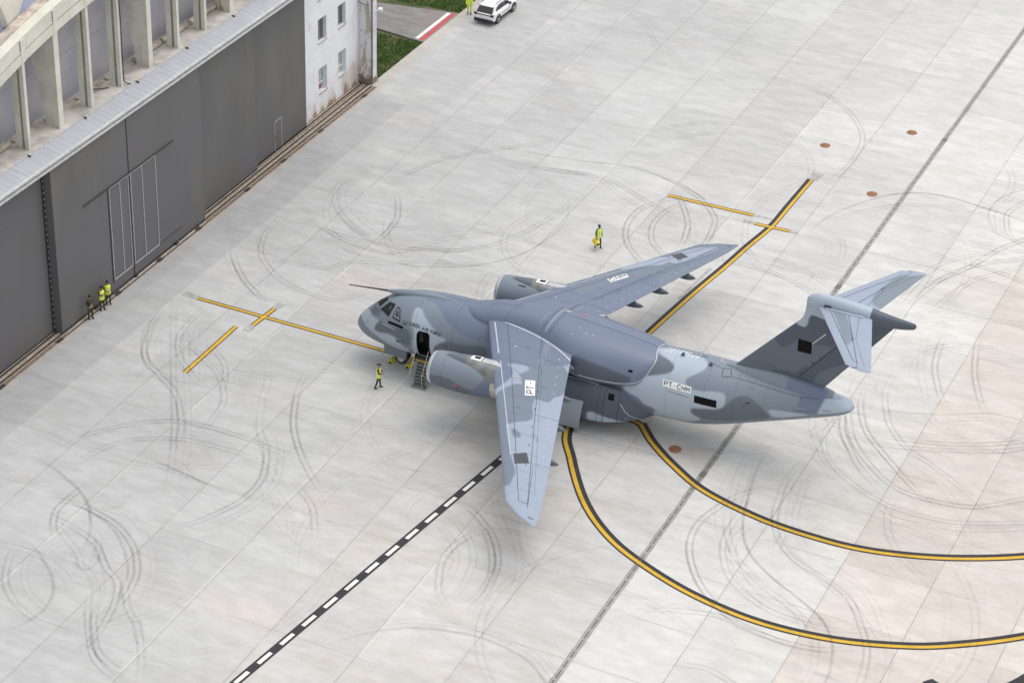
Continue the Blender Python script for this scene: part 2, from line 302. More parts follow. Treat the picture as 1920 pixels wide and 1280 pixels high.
# ---------------------------------------------------------------- tyre marks
TRACKS=[[[-35.21,108.4],[-35.77,106.01],[-35.39,103.6],[-34.04,101.22],[-32.45,99.6],[-30.6,98.44],[-28.45,98.01]],[[-34.25,109.81],[-34.02,108.12],[-33.96,105.79],[-33.52,104.01],[-32.38,102.09],[-30.71,100.78],[-28.91,100.12],[-27.03,100.04]],[[-34.3,110.39],[-33.42,106.95],[-32.18,104.71],[-30.33,103.16],[-28.34,102.01],[-26.54,100.82],[-25.34,99.11],[-24.75,97.15]],[[-32.62,111.28],[-32.14,108.81],[-31.13,106.7],[-29.63,105.2],[-27.8,104.48],[-25.85,103.31],[-24.72,101.77],[-23.53,99.54],[-23.1,97.75]],[[-31.95,117.01],[-31.26,115.75],[-29.47,114.17],[-27.1,112.96],[-24.75,112.69],[-22.31,113.08],[-18.99,114.82]],[[-31.69,120.8],[-30.55,118.4],[-28.87,116.38],[-26.68,114.71],[-24.17,114.5],[-21.92,115.07],[-19.62,117.19]],[[-31.05,121.48],[-30.1,119.63],[-28.28,117.65],[-26.59,116.0]],[[-30.0,123.06],[-28.97,120.89],[-27.39,119.09],[-25.59,118.11],[-23.74,116.88]],[[-28.1,123.04],[-26.14,123.91],[-23.96,125.23],[-21.8,125.36]],[[-27.5,120.01],[-25.2,120.73],[-23.02,121.88],[-21.21,123.17]],[[-26.95,119.32],[-24.27,120.41],[-22.1,121.55],[-21.02,122.45]],[[-28.97,131.11],[-28.54,128.77],[-27.58,126.43]],[[-26.72,131.94],[-26.08,129.36],[-25.15,127.02]],[[-33.54,97.97],[-31.55,98.48],[-29.84,98.06],[-27.39,98.04]],[[-31.83,93.72],[-30.41,93.96],[-28.69,93.38]],[[-31.89,120.36],[-31.41,118.94],[-30.0,116.74]],[[-52.83,164.8],[-50.09,164.64],[-47.25,163.46],[-44.72,161.1],[-42.93,157.93],[-42.43,154.2],[-42.66,151.17]],[[-55.79,153.46],[-54.17,154.87],[-51.67,155.72],[-49.2,156.04],[-47.13,155.64]],[[-55.03,151.57],[-52.97,153.46],[-50.49,154.31],[-47.54,154.4]],[[-52.06,144.15],[-50.11,142.89],[-48.25,140.73],[-47.59,138.0]],[[-50.99,141.5],[-49.62,139.09],[-49.01,136.8]],[[-44.38,137.37],[-42.36,137.18],[-40.3,136.83],[-38.13,135.53]],[[-44.82,135.44],[-42.72,135.53],[-40.61,135.01],[-39.01,134.25]],[[-40.38,146.8],[-39.12,149.09],[-37.49,150.9],[-35.36,151.82],[-32.32,151.62],[-28.61,150.91]],[[-39.61,146.3],[-37.72,148.47],[-35.74,149.77],[-32.95,150.37]],[[-29.89,155.74],[-30.94,153.76],[-31.25,151.29],[-30.81,149.72]],[[-29.35,153.7],[-29.94,151.54],[-29.49,149.54]],[[-30.93,148.76],[-29.43,148.25],[-27.68,147.44]],[[-32.88,137.95],[-32.29,141.56],[-30.58,144.16],[-27.48,146.69]],[[-32.03,137.6],[-31.15,140.92],[-29.45,143.51],[-27.18,145.57]],[[-31.79,143.09],[-28.91,142.96],[-26.31,142.29]],[[-30.32,138.11],[-29.32,141.08],[-26.89,144.46]],[[-40.11,142.47],[-39.07,141.73],[-38.58,140.28]],[[-31.81,139.34],[-30.38,142.16],[-29.14,145.8],[-27.88,148.2]],[[-70.43,136.53],[-69.45,139.3],[-67.54,141.78],[-65.59,143.89]],[[-65.91,141.85],[-62.96,141.81],[-60.42,142.19],[-57.96,142.72],[-55.89,142.05],[-54.07,141.08],[-52.56,140.36]],[[-62.99,143.85],[-59.62,144.45],[-57.21,145.15],[-54.83,145.03],[-52.05,144.14]],[[-52.37,141.61],[-53.42,139.51],[-53.35,136.9],[-52.34,134.51],[-50.79,132.83]],[[-51.09,141.73],[-51.73,140.04],[-51.75,137.77],[-50.94,135.63],[-49.78,134.44]],[[-67.82,126.15],[-65.28,126.63],[-62.69,127.66],[-60.65,129.48],[-59.35,132.18],[-58.65,134.78]],[[-66.65,124.29],[-63.46,124.78],[-60.17,126.73],[-58.13,129.59],[-57.42,132.49]],[[-71.6,128.52],[-69.83,127.25],[-67.97,126.43]],[[-62.52,141.65],[-59.62,142.42],[-57.75,142.23],[-55.77,140.94],[-53.55,139.82]],[[-70.44,171.36],[-67.72,170.75],[-65.34,168.94],[-63.16,166.09]],[[-74.71,123.01],[-73.88,121.31],[-72.54,119.93],[-70.83,118.78],[-68.77,118.2],[-66.62,118.02],[-65.97,118.37]],[[-73.38,130.83],[-72.43,129.43],[-70.19,127.65],[-68.04,126.61]],[[-68.97,132.07],[-67.96,129.97],[-67.67,127.91]],[[-71.78,121.03],[-69.19,121.38],[-67.76,123.2],[-65.6,124.01],[-63.73,125.37],[-60.67,126.67]],[[-71.09,126.05],[-68.96,125.39],[-66.33,125.38],[-64.59,127.03],[-62.4,127.85],[-61.63,128.63]],[[-73.37,112.11],[-73.09,110.03],[-72.46,108.49],[-71.2,107.01],[-69.6,105.77]],[[-75.02,109.31],[-73.99,107.06],[-72.78,105.57],[-71.46,105.07]],[[-69.89,108.93],[-68.55,107.82],[-67.6,106.24]],[[-74.56,119.19],[-73.23,117.83],[-71.66,116.65]],[[-71.01,93.23],[-69.13,92.38],[-67.69,91.33],[-66.53,89.88]],[[-68.96,91.86],[-68.94,90.09],[-68.39,88.91]],[[-67.11,90.75],[-65.18,90.01],[-63.67,88.8],[-62.32,87.28],[-61.78,86.19]],[[-66.84,90.89],[-65.05,90.37],[-63.14,89.08],[-61.73,87.31],[-61.2,85.96]],[[-67.13,88.13],[-65.62,87.22],[-64.53,86.12],[-64.28,86.8],[-64.85,88.18]],[[-67.04,89.04],[-65.12,88.32],[-63.36,86.73],[-62.17,85.99],[-61.25,84.33],[-60.72,82.52]],[[-67.31,86.06],[-65.8,84.91],[-64.71,83.59],[-64.29,82.22],[-64.38,81.13]],[[-68.44,84.63],[-67.57,83.17],[-66.21,82.01],[-64.9,81.38]],[[-61.87,82.7],[-60.9,81.4],[-59.72,80.0],[-58.86,79.46]],[[-61.23,82.25],[-59.96,80.62],[-58.85,79.96]],[[-70.19,96.17],[-69.55,97.47],[-68.24,98.64],[-66.2,99.56],[-63.57,99.82]],[[-71.05,98.3],[-69.96,99.54],[-67.99,100.91],[-65.47,101.41],[-62.61,101.3]],[[-74.59,107.89],[-73.46,106.3],[-71.46,104.87],[-69.44,103.51],[-67.72,101.38]],[[-72.95,108.76],[-71.23,106.05],[-67.92,100.95],[-66.45,98.47]],[[-70.28,107.99],[-68.25,106.58],[-66.52,104.38],[-66.01,102.29]],[[-66.1,96.75],[-64.27,96.47],[-62.25,96.15]],[[-61.12,100.32],[-60.13,98.03],[-60.12,95.61],[-60.93,93.41]],[[-62.62,106.45],[-61.43,104.05],[-59.86,101.95],[-58.47,100.46]],[[-57.53,98.18],[-56.19,97.07],[-55.16,95.55]],[[-61.52,85.79],[-60.35,84.27],[-58.84,82.98],[-57.49,81.16]],[[-46.52,94.11],[-47.17,95.85],[-47.23,97.57],[-46.77,98.99],[-46.15,99.62]],[[-47.02,100.46],[-45.85,99.47],[-44.89,98.21],[-44.22,96.82],[-43.86,95.12]],[[-46.2,99.49],[-45.16,98.06],[-44.27,96.22],[-44.05,94.83]],[[-47.06,89.09],[-45.83,89.91],[-43.94,90.54],[-42.42,90.8],[-40.71,90.64],[-39.21,90.2],[-37.75,89.1]]]
mb=MB();fade=[]
def soft_strip(mb,P,off,w,z,e):
    """tyre smear: strong core, feathered edges"""
    P=np.array(P,float);d=np.gradient(P,axis=0);d/=np.linalg.norm(d,axis=1)[:,None]+1e-9;n=np.c_[-d[:,1],d[:,0]];k=len(P);v=[]
    for o,a in ((-1.2*w,0.),(-.45*w,1.),(.45*w,.9),(1.2*w,0.)):
        v+=[(x,y,z) for x,y in P+n*(off+o)];fade.extend(list(np.asarray(e)*a))
    mb.add(v,[(r*k+i,r*k+i+1,(r+1)*k+i+1,(r+1)*k+i) for r in range(3) for i in range(k-1)])
def prolong(P,L):
    """carry a track on past its ends with its own curvature"""
    for _ in (0,1):
        k=min(12,len(P)-1);d1=P[-1]-P[-2];d0=P[-1-k+1]-P[-1-k];w=math.atan2(d0[0]*d1[1]-d0[1]*d1[0],d0@d1)/k;st=np.linalg.norm(d1);w=max(-.09*st/.3,min(.09*st/.3,w));a=math.atan2(d1[1],d1[0]);p=P[-1].copy();Q=[]
        for i in range(int(L/st)): a+=w;p=p+st*np.array((math.cos(a),math.sin(a)));Q.append(p)
        P=np.vstack([P]+Q)[::-1] if Q else P[::-1]
    return P
for ti,t in enumerate(TRACKS):
    P=smooth_line(t,.3);P=prolong(P,min(6.,len(P)*.3*.5));P=P[P[:,0]>-78.6]
    rr=random.Random(ti);al=rr.uniform(.17,.33)
    k=len(P)
    e=np.minimum(np.arange(k),np.arange(k)[::-1])/max(6,k*.36);e=np.clip(e,0,1)
    lanes=[(-.17,.075,1.),(.17,.075,.85)] if rr.random()<.85 else [(0,.10,1.)]
    if rr.random()<.4: g=rr.choice((-1,1))*rr.uniform(.5,1.6);lanes+=[(g-.18,.06,.45),(g+.18,.06,.4)]
    if rr.random()<.3: g=rr.choice((-1,1))*rr.uniform(1.8,3.4);lanes+=[(g-.2,.06,.35),(g+.2,.06,.3)]
    for off,wd,am in lanes:
        n0=len(mb.v);z=.012+.0004*ti
        P2=P
        soft_strip(mb,P2,off,wd*rr.uniform(.9,1.3),z,e*al*am)
# long faint turning circles left by tugs and aircraft
for i in range(84):
    cx,cy=random.choice([(-22,118),(-24,126),(-40,138),(-52,122),(-60,98),(-62,88),(-56,134),(-38,98),(-30,104),(-50,150),(-66,122),(-28,140)])
    cx+=random.gauss(0,5);cy+=random.gauss(0,6);r=random.uniform(4,14);a0=random.uniform(0,6.28);da=random.uniform(.7,3.)
    k=int(r*da/.3);t=np.linspace(0,1,k);P=np.array([(cx+r*(1+.06*math.sin(3*s))*math.cos(a0+da*s),cy+r*math.sin(a0+da*s)) for s in t])
    if P[:,0].min()<-78: continue
    e=np.sin(np.pi*t)**.6*random.uniform(.05,.17)
    for o in (-.2,.2): soft_strip(mb,P,o,.06,.05+.0004*i,e)
# short scuffs and pivot marks
for i in range(70):
    cx,cy=random.choice([(-57,97),(-60,91),(-64,100),(-40,139),(-33,133),(-50,133),(-45,102),(-30,128),(-62,132),(-52,128),(-27,95),(-52,160),(-58,85)])
    cx+=random.gauss(0,4.5);cy+=random.gauss(0,4.5);r=random.uniform(1.5,6);a0=random.uniform(0,6.28);da=random.uniform(.15,.7)*random.choice((-1,1))
    if cx<-76: continue
    P=np.array([(cx+r*math.cos(a0+da*s),cy+r*math.sin(a0+da*s)) for s in np.linspace(0,1,10)])
    e=np.clip(np.minimum(np.arange(10),np.arange(10)[::-1])/3,0,1);soft_strip(mb,P,0,.06,.012+.0004*(len(TRACKS)+i%60),e*random.uniform(.06,.2))
o=mb.build('tyre_marks',M_RUB)
a=o.data.color_attributes.new('fade','FLOAT_COLOR','POINT');f=np.array(fade,np.float32);a.data.foreach_set('color',np.c_[f,f,f,np.ones(len(f))].astype(np.float32).ravel())
tag(o,kind='structure')
# ---------------------------------------------------------------- slot drain
mb=MB();X=-37.36
mb.add([(X-.19,-100,Z1),(X+.19,-100,Z1),(X+.19,500,Z1),(X-.19,500,Z1)],[(0,1,2,3)],0)
y=60.
while y<230:
    l=random.uniform(.55,.85)
    mb.add([(X-.035,y,Z2),(X+.035,y,Z2),(X+.035,y+l,Z2),(X-.035,y+l,Z2)],[(0,1,2,3)],1)
    if random.random()<.5: mb.add([(X-.19,y,Z2),(X-.165,y,Z2),(X-.165,y+l*1.2,Z2),(X-.19,y+l*1.2,Z2)],[(0,1,2,3)],1)
    if random.random()<.5: mb.add([(X+.165,y+.1,Z2),(X+.19,y+.1,Z2),(X+.19,y+l,Z2),(X+.165,y+l,Z2)],[(0,1,2,3)],1)
    y+=l+random.uniform(.12,.3)
for yb in (60.6,85.6,110.7,135.7,160.7,185.7): mb.add([(X-.2,yb-.3,.011),(X+.2,yb-.3,.011),(X+.2,yb+.3,.011),(X-.2,yb+.3,.011)],[(0,1,2,3)],2)
tag(mb.build('slot_drain',[M_DRN,M_SLOT,plain('drain_box_iron',(.16,.155,.145),.7,.2,.2,4.)]),kind='structure')
# ---------------------------------------------------------------- manhole covers
def manhole(x,y,lab):
    mb=MB();n=40;r=.40
    mb.loft([[(r*math.cos(t),r*math.sin(t),z) for t in [2*math.pi*k/n for k in range(n)]] for z in (.001,.022)])
    mb.loft([[(rr*math.cos(t),rr*math.sin(t),z) for t in [2*math.pi*k/n for k in range(n)]] for rr,z in ((.33,.0225),(.33,.03),(.30,.034),(.02,.034))],1)
    for k in range(6):
        a=k*math.pi/3;mb.tube([(.1*math.cos(a),.1*math.sin(a),.036),(.26*math.cos(a),.26*math.sin(a),.036)],.012,6,0)
    o=mb.build('manhole_cover',[M_RUST,plain('rust_dark',(.25,.13,.08),.85,.1,.3,6.)],loc=(x,y,0))
    return tag(o,lab,'manhole cover','rusty manhole covers in the apron')
manhole(-45.07,155.45,'rusty manhole cover farthest left of the drain, near the end of a yellow line')
manhole(-39.92,160.71,'rusty round manhole cover nearest the top of the picture, beside the slot drain')
manhole(-39.51,149.66,'rusty round manhole cover just left of the drain, above the tail of the plane')
manhole(-39.81,112.40,'rusty manhole cover between the curved yellow lines below the fuselage')

# ---------------------------------------------------------------- hangar
def door_mat(name,c):
    n=Nd(name,.55,spec=.35);P=n.coord();x,y,z=n.xyz(P)
    f=n.noise(n.scale(P,(1,.35,.12)),1.,5,.6);g=n.noise(P,.12,3)
    fr=n.math('FRACT',n.math('MULTIPLY',z,2.0));rib=n.ss(n.math('MINIMUM',fr,n.math('SUBTRACT',1.,fr)),0.,.05,.9,1.)
    b=n.mix(n.ss(f,.3,.7),tuple(v*.90 for v in c),tuple(v*1.08 for v in c));b=n.mix(n.ss(g,.35,.65),b,(c[0]*.98,c[1]*.97,c[2]*1.05))
    t=n.t.nodes.new('ShaderNodeCombineXYZ')
    for i in range(3): n.put(t.inputs[i],rib)
    b=n.mix(1.,b,t.outputs[0],'MULTIPLY')
    dr=n.ss(n.noise(n.scale(P,(3,3,.10)),1.,5,.65),.56,.74);b=n.mix(n.math('MULTIPLY',dr,.22),b,(.20,.195,.185))
    n.base(n.mix(n.math('MULTIPLY',n.ss(n.noise(P,3.,6,.75),.64,.74),.35),b,(.22,.21,.20)));return n.m
M_DOOR=door_mat('hangar_door_grey',(.135,.134,.131));M_DOORD=plain('door_seal_dark',(.03,.03,.032),.7)
M_LINE=plain('pale_grey_trim',(.42,.42,.43),.6,0,.15,4.)
def render_wall():
    n=Nd('old_white_render',.85,spec=.25);P=n.coord();x,y,z=n.xyz(P)
    f=n.noise(P,.8,7,.7);g=n.noise(n.scale(P,(1,1,.4)),.9,6,.72)
    c=n.mix(n.ss(f,.3,.7),(.72,.73,.76),(.80,.81,.84))
    k=n.math('ADD',g,n.math('MULTIPLY',n.ss(z,3.0,0.),.20))
    k=n.math('ADD',k,n.math('MULTIPLY',n.ss(y,146.,148.3),n.ss(z,8.,1.,.03,.16)))
    c=n.mix(n.math('MULTIPLY',n.ss(k,.58,.76),.8),c,(.52,.46,.39));c=n.mix(n.ss(n.math('ADD',g,n.math('MULTIPLY',n.ss(z,1.5,0.),.3)),.76,.84),c,(.36,.26,.20))
    c=n.mix(n.math('MULTIPLY',n.ss(n.noise(P,4.,6,.75),.60,.68),.35),c,(.52,.50,.48));n.base(c);n.bump(f,.3,.03);return n.m
M_WALL=render_wall()
def stained():
    n=Nd('stained_pier_render',.85,spec=.25);P=n.coord();x,y,z=n.xyz(P);g=n.noise(n.scale(P,(1.6,1.6,.45)),1.,6,.72)
    c=n.mix(n.ss(g,.52,.58),(.66,.66,.68),(.43,.38,.30));c=n.mix(n.ss(n.math('ADD',n.noise(P,2.2,5,.7),n.math('MULTIPLY',n.ss(z,1.4,0.),.25)),.62,.7),c,(.22,.19,.15));n.base(c);return n.m
M_PIER=stained()
def cream():
    n=Nd('cream_painted_concrete',.75,spec=.3);P=n.coord();f=n.noise(P,.7,6,.65);g=n.noise(n.scale(P,(2.5,2.5,.2)),1.,5,.65)
    c=n.mix(n.ss(f,.3,.7),(.60,.60,.52),(.72,.71,.64));c=n.mix(n.math('MULTIPLY',n.ss(g,.58,.72),.5),c,(.46,.46,.39));c=n.mix(n.math('MULTIPLY',n.ss(n.noise(P,3.5,6,.75),.62,.70),.4),c,(.30,.27,.22));n.base(c);n.bump(f,.2,.03);return n.m
M_CREAM=cream()
M_LICH=plain('lichen_concrete',(.52,.45,.39),.9,0,.35,1.7);M_LEDGE=plain('ledge_concrete',(.50,.47,.44),.9,0,.25,.9)
M_SILL=plain('sill_beam_stone',(.47,.42,.36),.85,0,.25,1.3)
def zinc():
    n=Nd('zinc_flashing',.5,.35,.5);P=n.coord();x,y,z=n.xyz(P);f=n.noise(n.scale(P,(.6,5.,1)),1.,4,.6);g=n.noise(P,.5,4)
    c=n.mix(n.ss(f,.3,.7),(.42,.44,.49),(.52,.54,.59));c=n.mix(n.ss(g,.4,.65),c,(.47,.49,.54))
    fr=n.math('FRACT',n.math('MULTIPLY',y,1.8));c=n.mix(n.ss(n.math('MINIMUM',fr,n.math('SUBTRACT',1.,fr)),.045,.01),c,(.30,.32,.38));n.base(c);return n.m
M_ZINC=zinc();M_ZEDGE=plain('flashing_edge',(.62,.63,.64),.5,.3,.15,4.)
def glaz():
    n=Nd('upper_glazing',.22,0,.6);P=n.coord();x,y,z=n.xyz(P)
    a=n.white(n.math('FLOOR',n.math('MULTIPLY',y,.58)),n.math('FLOOR',n.math('MULTIPLY',z,.75)))
    f=n.noise(n.scale(P,(1,.5,.5)),.8,5,.6)
    c=n.mix(a,(.325,.335,.385),(.335,.345,.395));c=n.mix(n.ss(f,.35,.7),c,(.40,.40,.43));c=n.mix(n.math('MULTIPLY',n.ss(n.noise(P,2.5,6,.75),.6,.72),.5),c,(.16,.15,.14))
    n.base(c);return n.m
M_GLAZ=glaz();M_ROOF=plain('bluish_roof_sheet',(.26,.28,.38),.5,.2,.15,.6)
M_PANE=plain('window_glass_curtained',(.33,.40,.40),.12,0,.25,3.,.7);M_PANED=plain('window_glass_dark',(.10,.10,.11),.12,0,.4,6.,.7);M_FRAME=plain('white_window_frame',(.72,.72,.72),.5)
M_IRON=plain('dark_iron',(.06,.06,.065),.6,.3);M_PIPE=plain('downpipe_grey',(.20,.20,.20),.5,.3)
HY=117.6
hangar=empty('hangar',(-80,HY,0),label='large old hangar with grey sliding doors, cream concrete arch above and a white rendered end',cat='hangar')
def hb(mb,name,mats,parent=None,smooth=False,angle=None):
    o=mb.build(name,mats,None,smooth,None,angle);p=parent or hangar;o.parent=p
    if p is hangar: o.matrix_parent_inverse=Matrix.Translation((80,-HY,0))
    return o
def line(mb,X,y0,z0,y1,z1,w,mi,pr=.03):
    """raised strip on a door face at X"""
    if abs(y1-y0)>abs(z1-z0): mb.box(X,X+pr,min(y0,y1),max(y0,y1),z0-w/2,z0+w/2,mi)
    else: mb.box(X,X+pr,y0-w/2,y0+w/2,min(z0,z1),max(z0,z1),mi)
def leaf(y0,y1,xf,th=.55,z0=.06,z1=11.85,lab=None):
    mb=MB();mb.box(xf-th,xf,y0,y1,z0,z1,0)
    mb.box(xf,xf+.012,y0+.02,y1-.02,z0,z0+.10,1)           # bottom brush
    return hb(mb,'door_leaf',[M_DOOR,M_DOORD]),mb
leaf(88.6,97.3,-80.9);leaf(97.35,106.15,-80.25)
b1,_=leaf(106.2,114.55,-79.62);b2,_=leaf(114.60,123.45,-79.62)
leaf(123.5,131.72,-80.27);d4,_=leaf(131.77,139.45,-80.6)
# dark joint between leaf and neighbour, with its stud line
mb=MB();mb.box(-80.24,-80.16,106.02,106.19,.1,11.7,0)
z=.4
while z<11.6: mb.box(-80.16,-80.145,106.07,106.13,z,z+.12,1);z+=.42
hb(mb,'door_seal',[M_DOORD,M_LINE])
# folding vehicle gate drawn by pale trims on the two middle leaves
mb=MB();X=-79.615
for y in (112.25,113.45,114.42): line(mb,X,y,.95,y,7.65,.06,0)
for y in (114.72,116.05,117.65): line(mb,X,y,.95,y,7.65,.06,0)
line(mb,X,112.22,.95,114.42,.95,.07,0);line(mb,X,114.72,.95,117.68,.95,.07,0);line(mb,X,112.22,7.68,117.68,7.68,.05,0)
mb.box(X,X+.02,112.05,112.16,.8,7.7,1)
hb(mb,'gate_trim',[M_LINE,M_DOORD])
mb=MB();mb.box(X,X+.07,109.3,119.9,7.76,7.83,0);hb(mb,'gate_guide_rail',M_IRON);mb=MB();mb.box(X,X+.03,117.75,120.4,.98,1.01,0);hb(mb,'gate_guide_rail',M_IRON)
mb=MB()
for y in (114.575,): mb.box(-79.62,-79.60,y-.05,y+.05,.05,11.8,0)
for y,z in ((114.6,.06),(119.6,.06),(109.9,.06)): mb.box(-79.62,-79.45,y-.16,y+.16,.02,.20,0)
hb(mb,'door_seal',[M_DOORD])
mb=MB();X=-80.595
for y in (134.75,135.75): line(mb,X,y,.10,y,2.45,.05,0)
line(mb,X,134.72,2.45,135.78,2.45,.05,0);mb.box(X,X+.006,134.78,135.72,.12,2.42,1)
o=hb(mb,'wicket_door',[M_LINE,M_DOOR]);mb=MB();mb.box(X+.006,X+.06,134.86,134.90,1.05,1.2);hb(mb,'handle',M_IRON,o)
# white painted kerb strip at the foot of the middle leaves, rail beds and rails
mb=MB();mb.box(-79.60,-79.40,106.4,123.3,.003,.03,0);mb.box(-79.40,-79.33,106.4,123.3,.003,.02,1)
hb(mb,'door_threshold',[M_SILL,M_IRON])
mb=MB()
mb.add([(-81.0,60,.005),(-79.25,60,.005),(-79.25,148.15,.005),(-81.0,148.15,.005)],[(0,1,2,3)],0)
for x in (-80.60,-80.10,-79.68):
    mb.box(x-.20,x-.10,60,148.1,.006,.03,2);mb.box(x-.10,x+.10,60,148.1,.006,.018,1);mb.box(x+.10,x+.15,60,148.1,.006,.03,2)
for k in range(9): y=100+k*5.7+random.uniform(-.8,.8);mb.box(-79.52,-79.22,y-.3,y+.3,.006,.035,1)
tag(mb.build('door_rails',[M_RAILB,M_RAIL,M_RAILC]),kind='structure')
# lintel, flashing, ledge
mb=MB();mb.box(-81.2,-79.50,88.6,139.5,11.93,12.36,0);mb.box(-79.50,-79.42,88.6,139.5,11.90,12.10,1);hb(mb,'lintel',[plain('lintel_concrete',(.36,.35,.33),.85,0,.2,2.),M_ZEDGE])
mb=MB();mb.prism([(-79.42,12.30),(-79.42,12.40),(-80.78,12.66),(-80.78,12.56)],'y',88.6,141.5,0)
mb.prism([(-79.40,12.26),(-79.36,12.26),(-79.36,12.42),(-79.43,12.44)],'y',88.6,141.5,1)
mb.box(-80.86,-80.80,88.6,141.5,12.58,12.74,1)
y=93.7
while y<141: mb.box(-80.9,-80.62,y-.03,y+.03,12.60,12.76,2);y+=6.03
hb(mb,'flashing',[M_ZINC,M_ZEDGE,M_IRON])
mb=MB();mb.box(-84.2,-80.87,88.6,149.2,12.0,12.65);hb(mb,'ledge',M_LEDGE)
def alow(y): return 19.84-.0095*(y-118.4)**2
# arch beam: moulded front face, cream top and lichen covered coping
ys=np.linspace(91.,145.9,80);rings=[]
mb=MB()
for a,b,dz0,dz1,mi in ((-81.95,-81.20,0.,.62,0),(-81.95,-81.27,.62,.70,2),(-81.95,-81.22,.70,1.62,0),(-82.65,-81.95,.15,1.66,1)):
    mb.loft([[(a,y,alow(y)+dz0),(b,y,alow(y)+dz0),(b,y,alow(y)+dz1),(a,y,alow(y)+dz1)] for y in ys],mi)
for k in range(-4,12):
    y=106.62+3.42*k
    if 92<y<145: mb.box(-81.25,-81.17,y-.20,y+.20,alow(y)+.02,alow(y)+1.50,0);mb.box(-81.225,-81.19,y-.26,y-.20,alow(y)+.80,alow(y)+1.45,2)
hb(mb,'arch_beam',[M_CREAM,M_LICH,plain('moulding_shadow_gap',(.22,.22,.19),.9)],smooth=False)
# columns below the arch: wide tapering plates and pairs of slim posts
for k in range(-4,12):
    y=106.62+3.42*k;zt=alow(y)+.02
    if zt<13.4: continue
    mb=MB()
    if k%3==1:
        mb.prism([(-81.30,12.65),(-81.26,zt),(-83.1-.12*(zt-16),zt),(-82.30,12.65)],'y',y-.15,y+.15,0)
        mb.box(-81.36,-81.26,y-.24,y+.24,12.65,zt,0)
        hb(mb,'tapered_column',M_CREAM)
    else:
        mb.box(-81.55,-81.26,y-.13,y+.13,12.65,zt,0);mb.box(-82.12,-81.76,y-.15,y+.15,12.65,zt,0);mb.box(-81.76,-81.55,y-.05,y+.05,12.65,zt,1)
        hb(mb,'twin_column',[M_CREAM,plain('column_web',(.27,.27,.23),.9)] if k==-4 else [M_CREAM,bpy.data.materials['column_web']])
# cables hanging down two of the columns
mb=MB()
mb.tube([(-81.22,116.96,19.6),(-81.2,116.98,17),(-81.22,116.97,14.5),(-81.22,117.02,12.95),(-81.15,117.3,12.7),(-81.0,117.42,12.68)],.035,6)
mb.tube([(-81.9,116.2,12.7),(-82.3,115.6,12.75),(-82.45,114.9,13.0),(-82.5,114.5,13.5)],.035,6)
hb(mb,'cable',M_IRON)
mb=MB();mb.tube([(-82.0,130.35,12.7),(-82.1,130.3,13.4),(-82.05,130.25,14.6)],.03,6);mb.tube([(-81.9,130.3,12.68),(-81.8,130.6,12.75),(-82.1,130.2,12.9)],.03,6);hb(mb,'cable',M_RUST)
mb=MB()
for k in range(5):
    a=random.uniform(0,6.28);mb.tube([(-82.45,114.7,12.9),(-82.45+.1*math.cos(a),114.7+.3*math.cos(a),12.9+.25*math.sin(a))],.05,5)
hb(mb,'torn_insulation',plain('white_fluff',(.75,.75,.78),.9))
# sill beam and glazing
mb=MB()
for a,b in ((88.6,106.3),(120.3,123.4),(123.7,126.8),(127.2,146.2)):
    n=10;mb.loft([[(-82.62+.22*math.cos(t),y,12.86+.20*math.sin(t)) for t in [2*math.pi*i/n for i in range(n)]] for y in (a,b)])
for a,b in ((106.8,110.0),(110.3,113.4),(113.7,116.8),(117.1,120.1)): mb.box(-82.85,-82.50,a,b,12.65,12.80)
hb(mb,'sill_beam',M_SILL,smooth=True,angle=50)
mb=MB();mb.loft([[(-83.35,y,12.6),(-83.30,y,12.6),(-83.30,y,alow(y)+.3),(-83.35,y,alow(y)+.3)] for y in np.linspace(91.5,145.2,60)],0)
hb(mb,'glazing',M_GLAZ)
mb=MB()
for k in range(-6,17):
    y=104.9+1.71*k*1.0
    if alow(y)>13.5: mb.box(-83.30,-83.27,y-.02,y+.02,12.65,alow(y),0)
for z in np.arange(13.9,20,1.33):
    h=math.sqrt(max(0,(19.84-z)/.0095));mb.box(-83.295,-83.272,118.4-h,118.4+h,z-.02,z+.02,0)
mb.v=[];mb.f=[];mb.mi=[]
for z in (15.9,): h=math.sqrt(max(0,(19.84-z)/.0095));mb.box(-83.295,-83.285,118.4-h,118.4+h,z-.015,z+.015,0)
hb(mb,'glazing_bar',plain('glazing_bar',(.32,.33,.38),.6))
# barrel roof and outer ribs
mb=MB()
ys=np.linspace(89.5,147.3,70);pr=[(y,19.84+1.35-.0095*(y-118.4)**2) for y in ys];pr2=[(y,z-.25) for y,z in pr[::-1]]
mb.loft([[(x,y,z) for y,z in pr+pr2] for x in (-170,-82.66)],0);hb(mb,'barrel_roof',M_ROOF)
for k,(y0,y1) in enumerate(((106.5,110.6),(121.5,125.6))):
    mb=MB();mb.prism([(y0+1.0,alow(y0)+1.6),(y0+2.1,alow(y0+2)+1.65),(y1+.5,24.6),(y0-.7,24.6)],'x',-83.2,-82.75,0);hb(mb,'roof_buttress',M_CREAM)
mb=MB();mb.box(-83.3,-82.7,104,129,24.6,25.2,0);hb(mb,'roof_girder',M_CREAM)
# side walls, back wall
mb=MB();mb.box(-170,-84.2,89.2,89.6,0,13.3);mb.box(-170,-169.6,89.6,150.1,0,13.3);mb.box(-169.6,-81.3,148.8,149.2,0,13.3);mb.box(-169.6,-81.3,145.7,148.8,13.0,13.3);hb(mb,'rear_walls',M_WALL)
mb=MB();mb.prism([(89.6,13.3)]+[(y,max(13.3,alow(y)+1.)) for y in np.linspace(92,145,30)]+[(147.,13.3)],'x',-170,-169.7);hb(mb,'rear_gable',M_WALL)
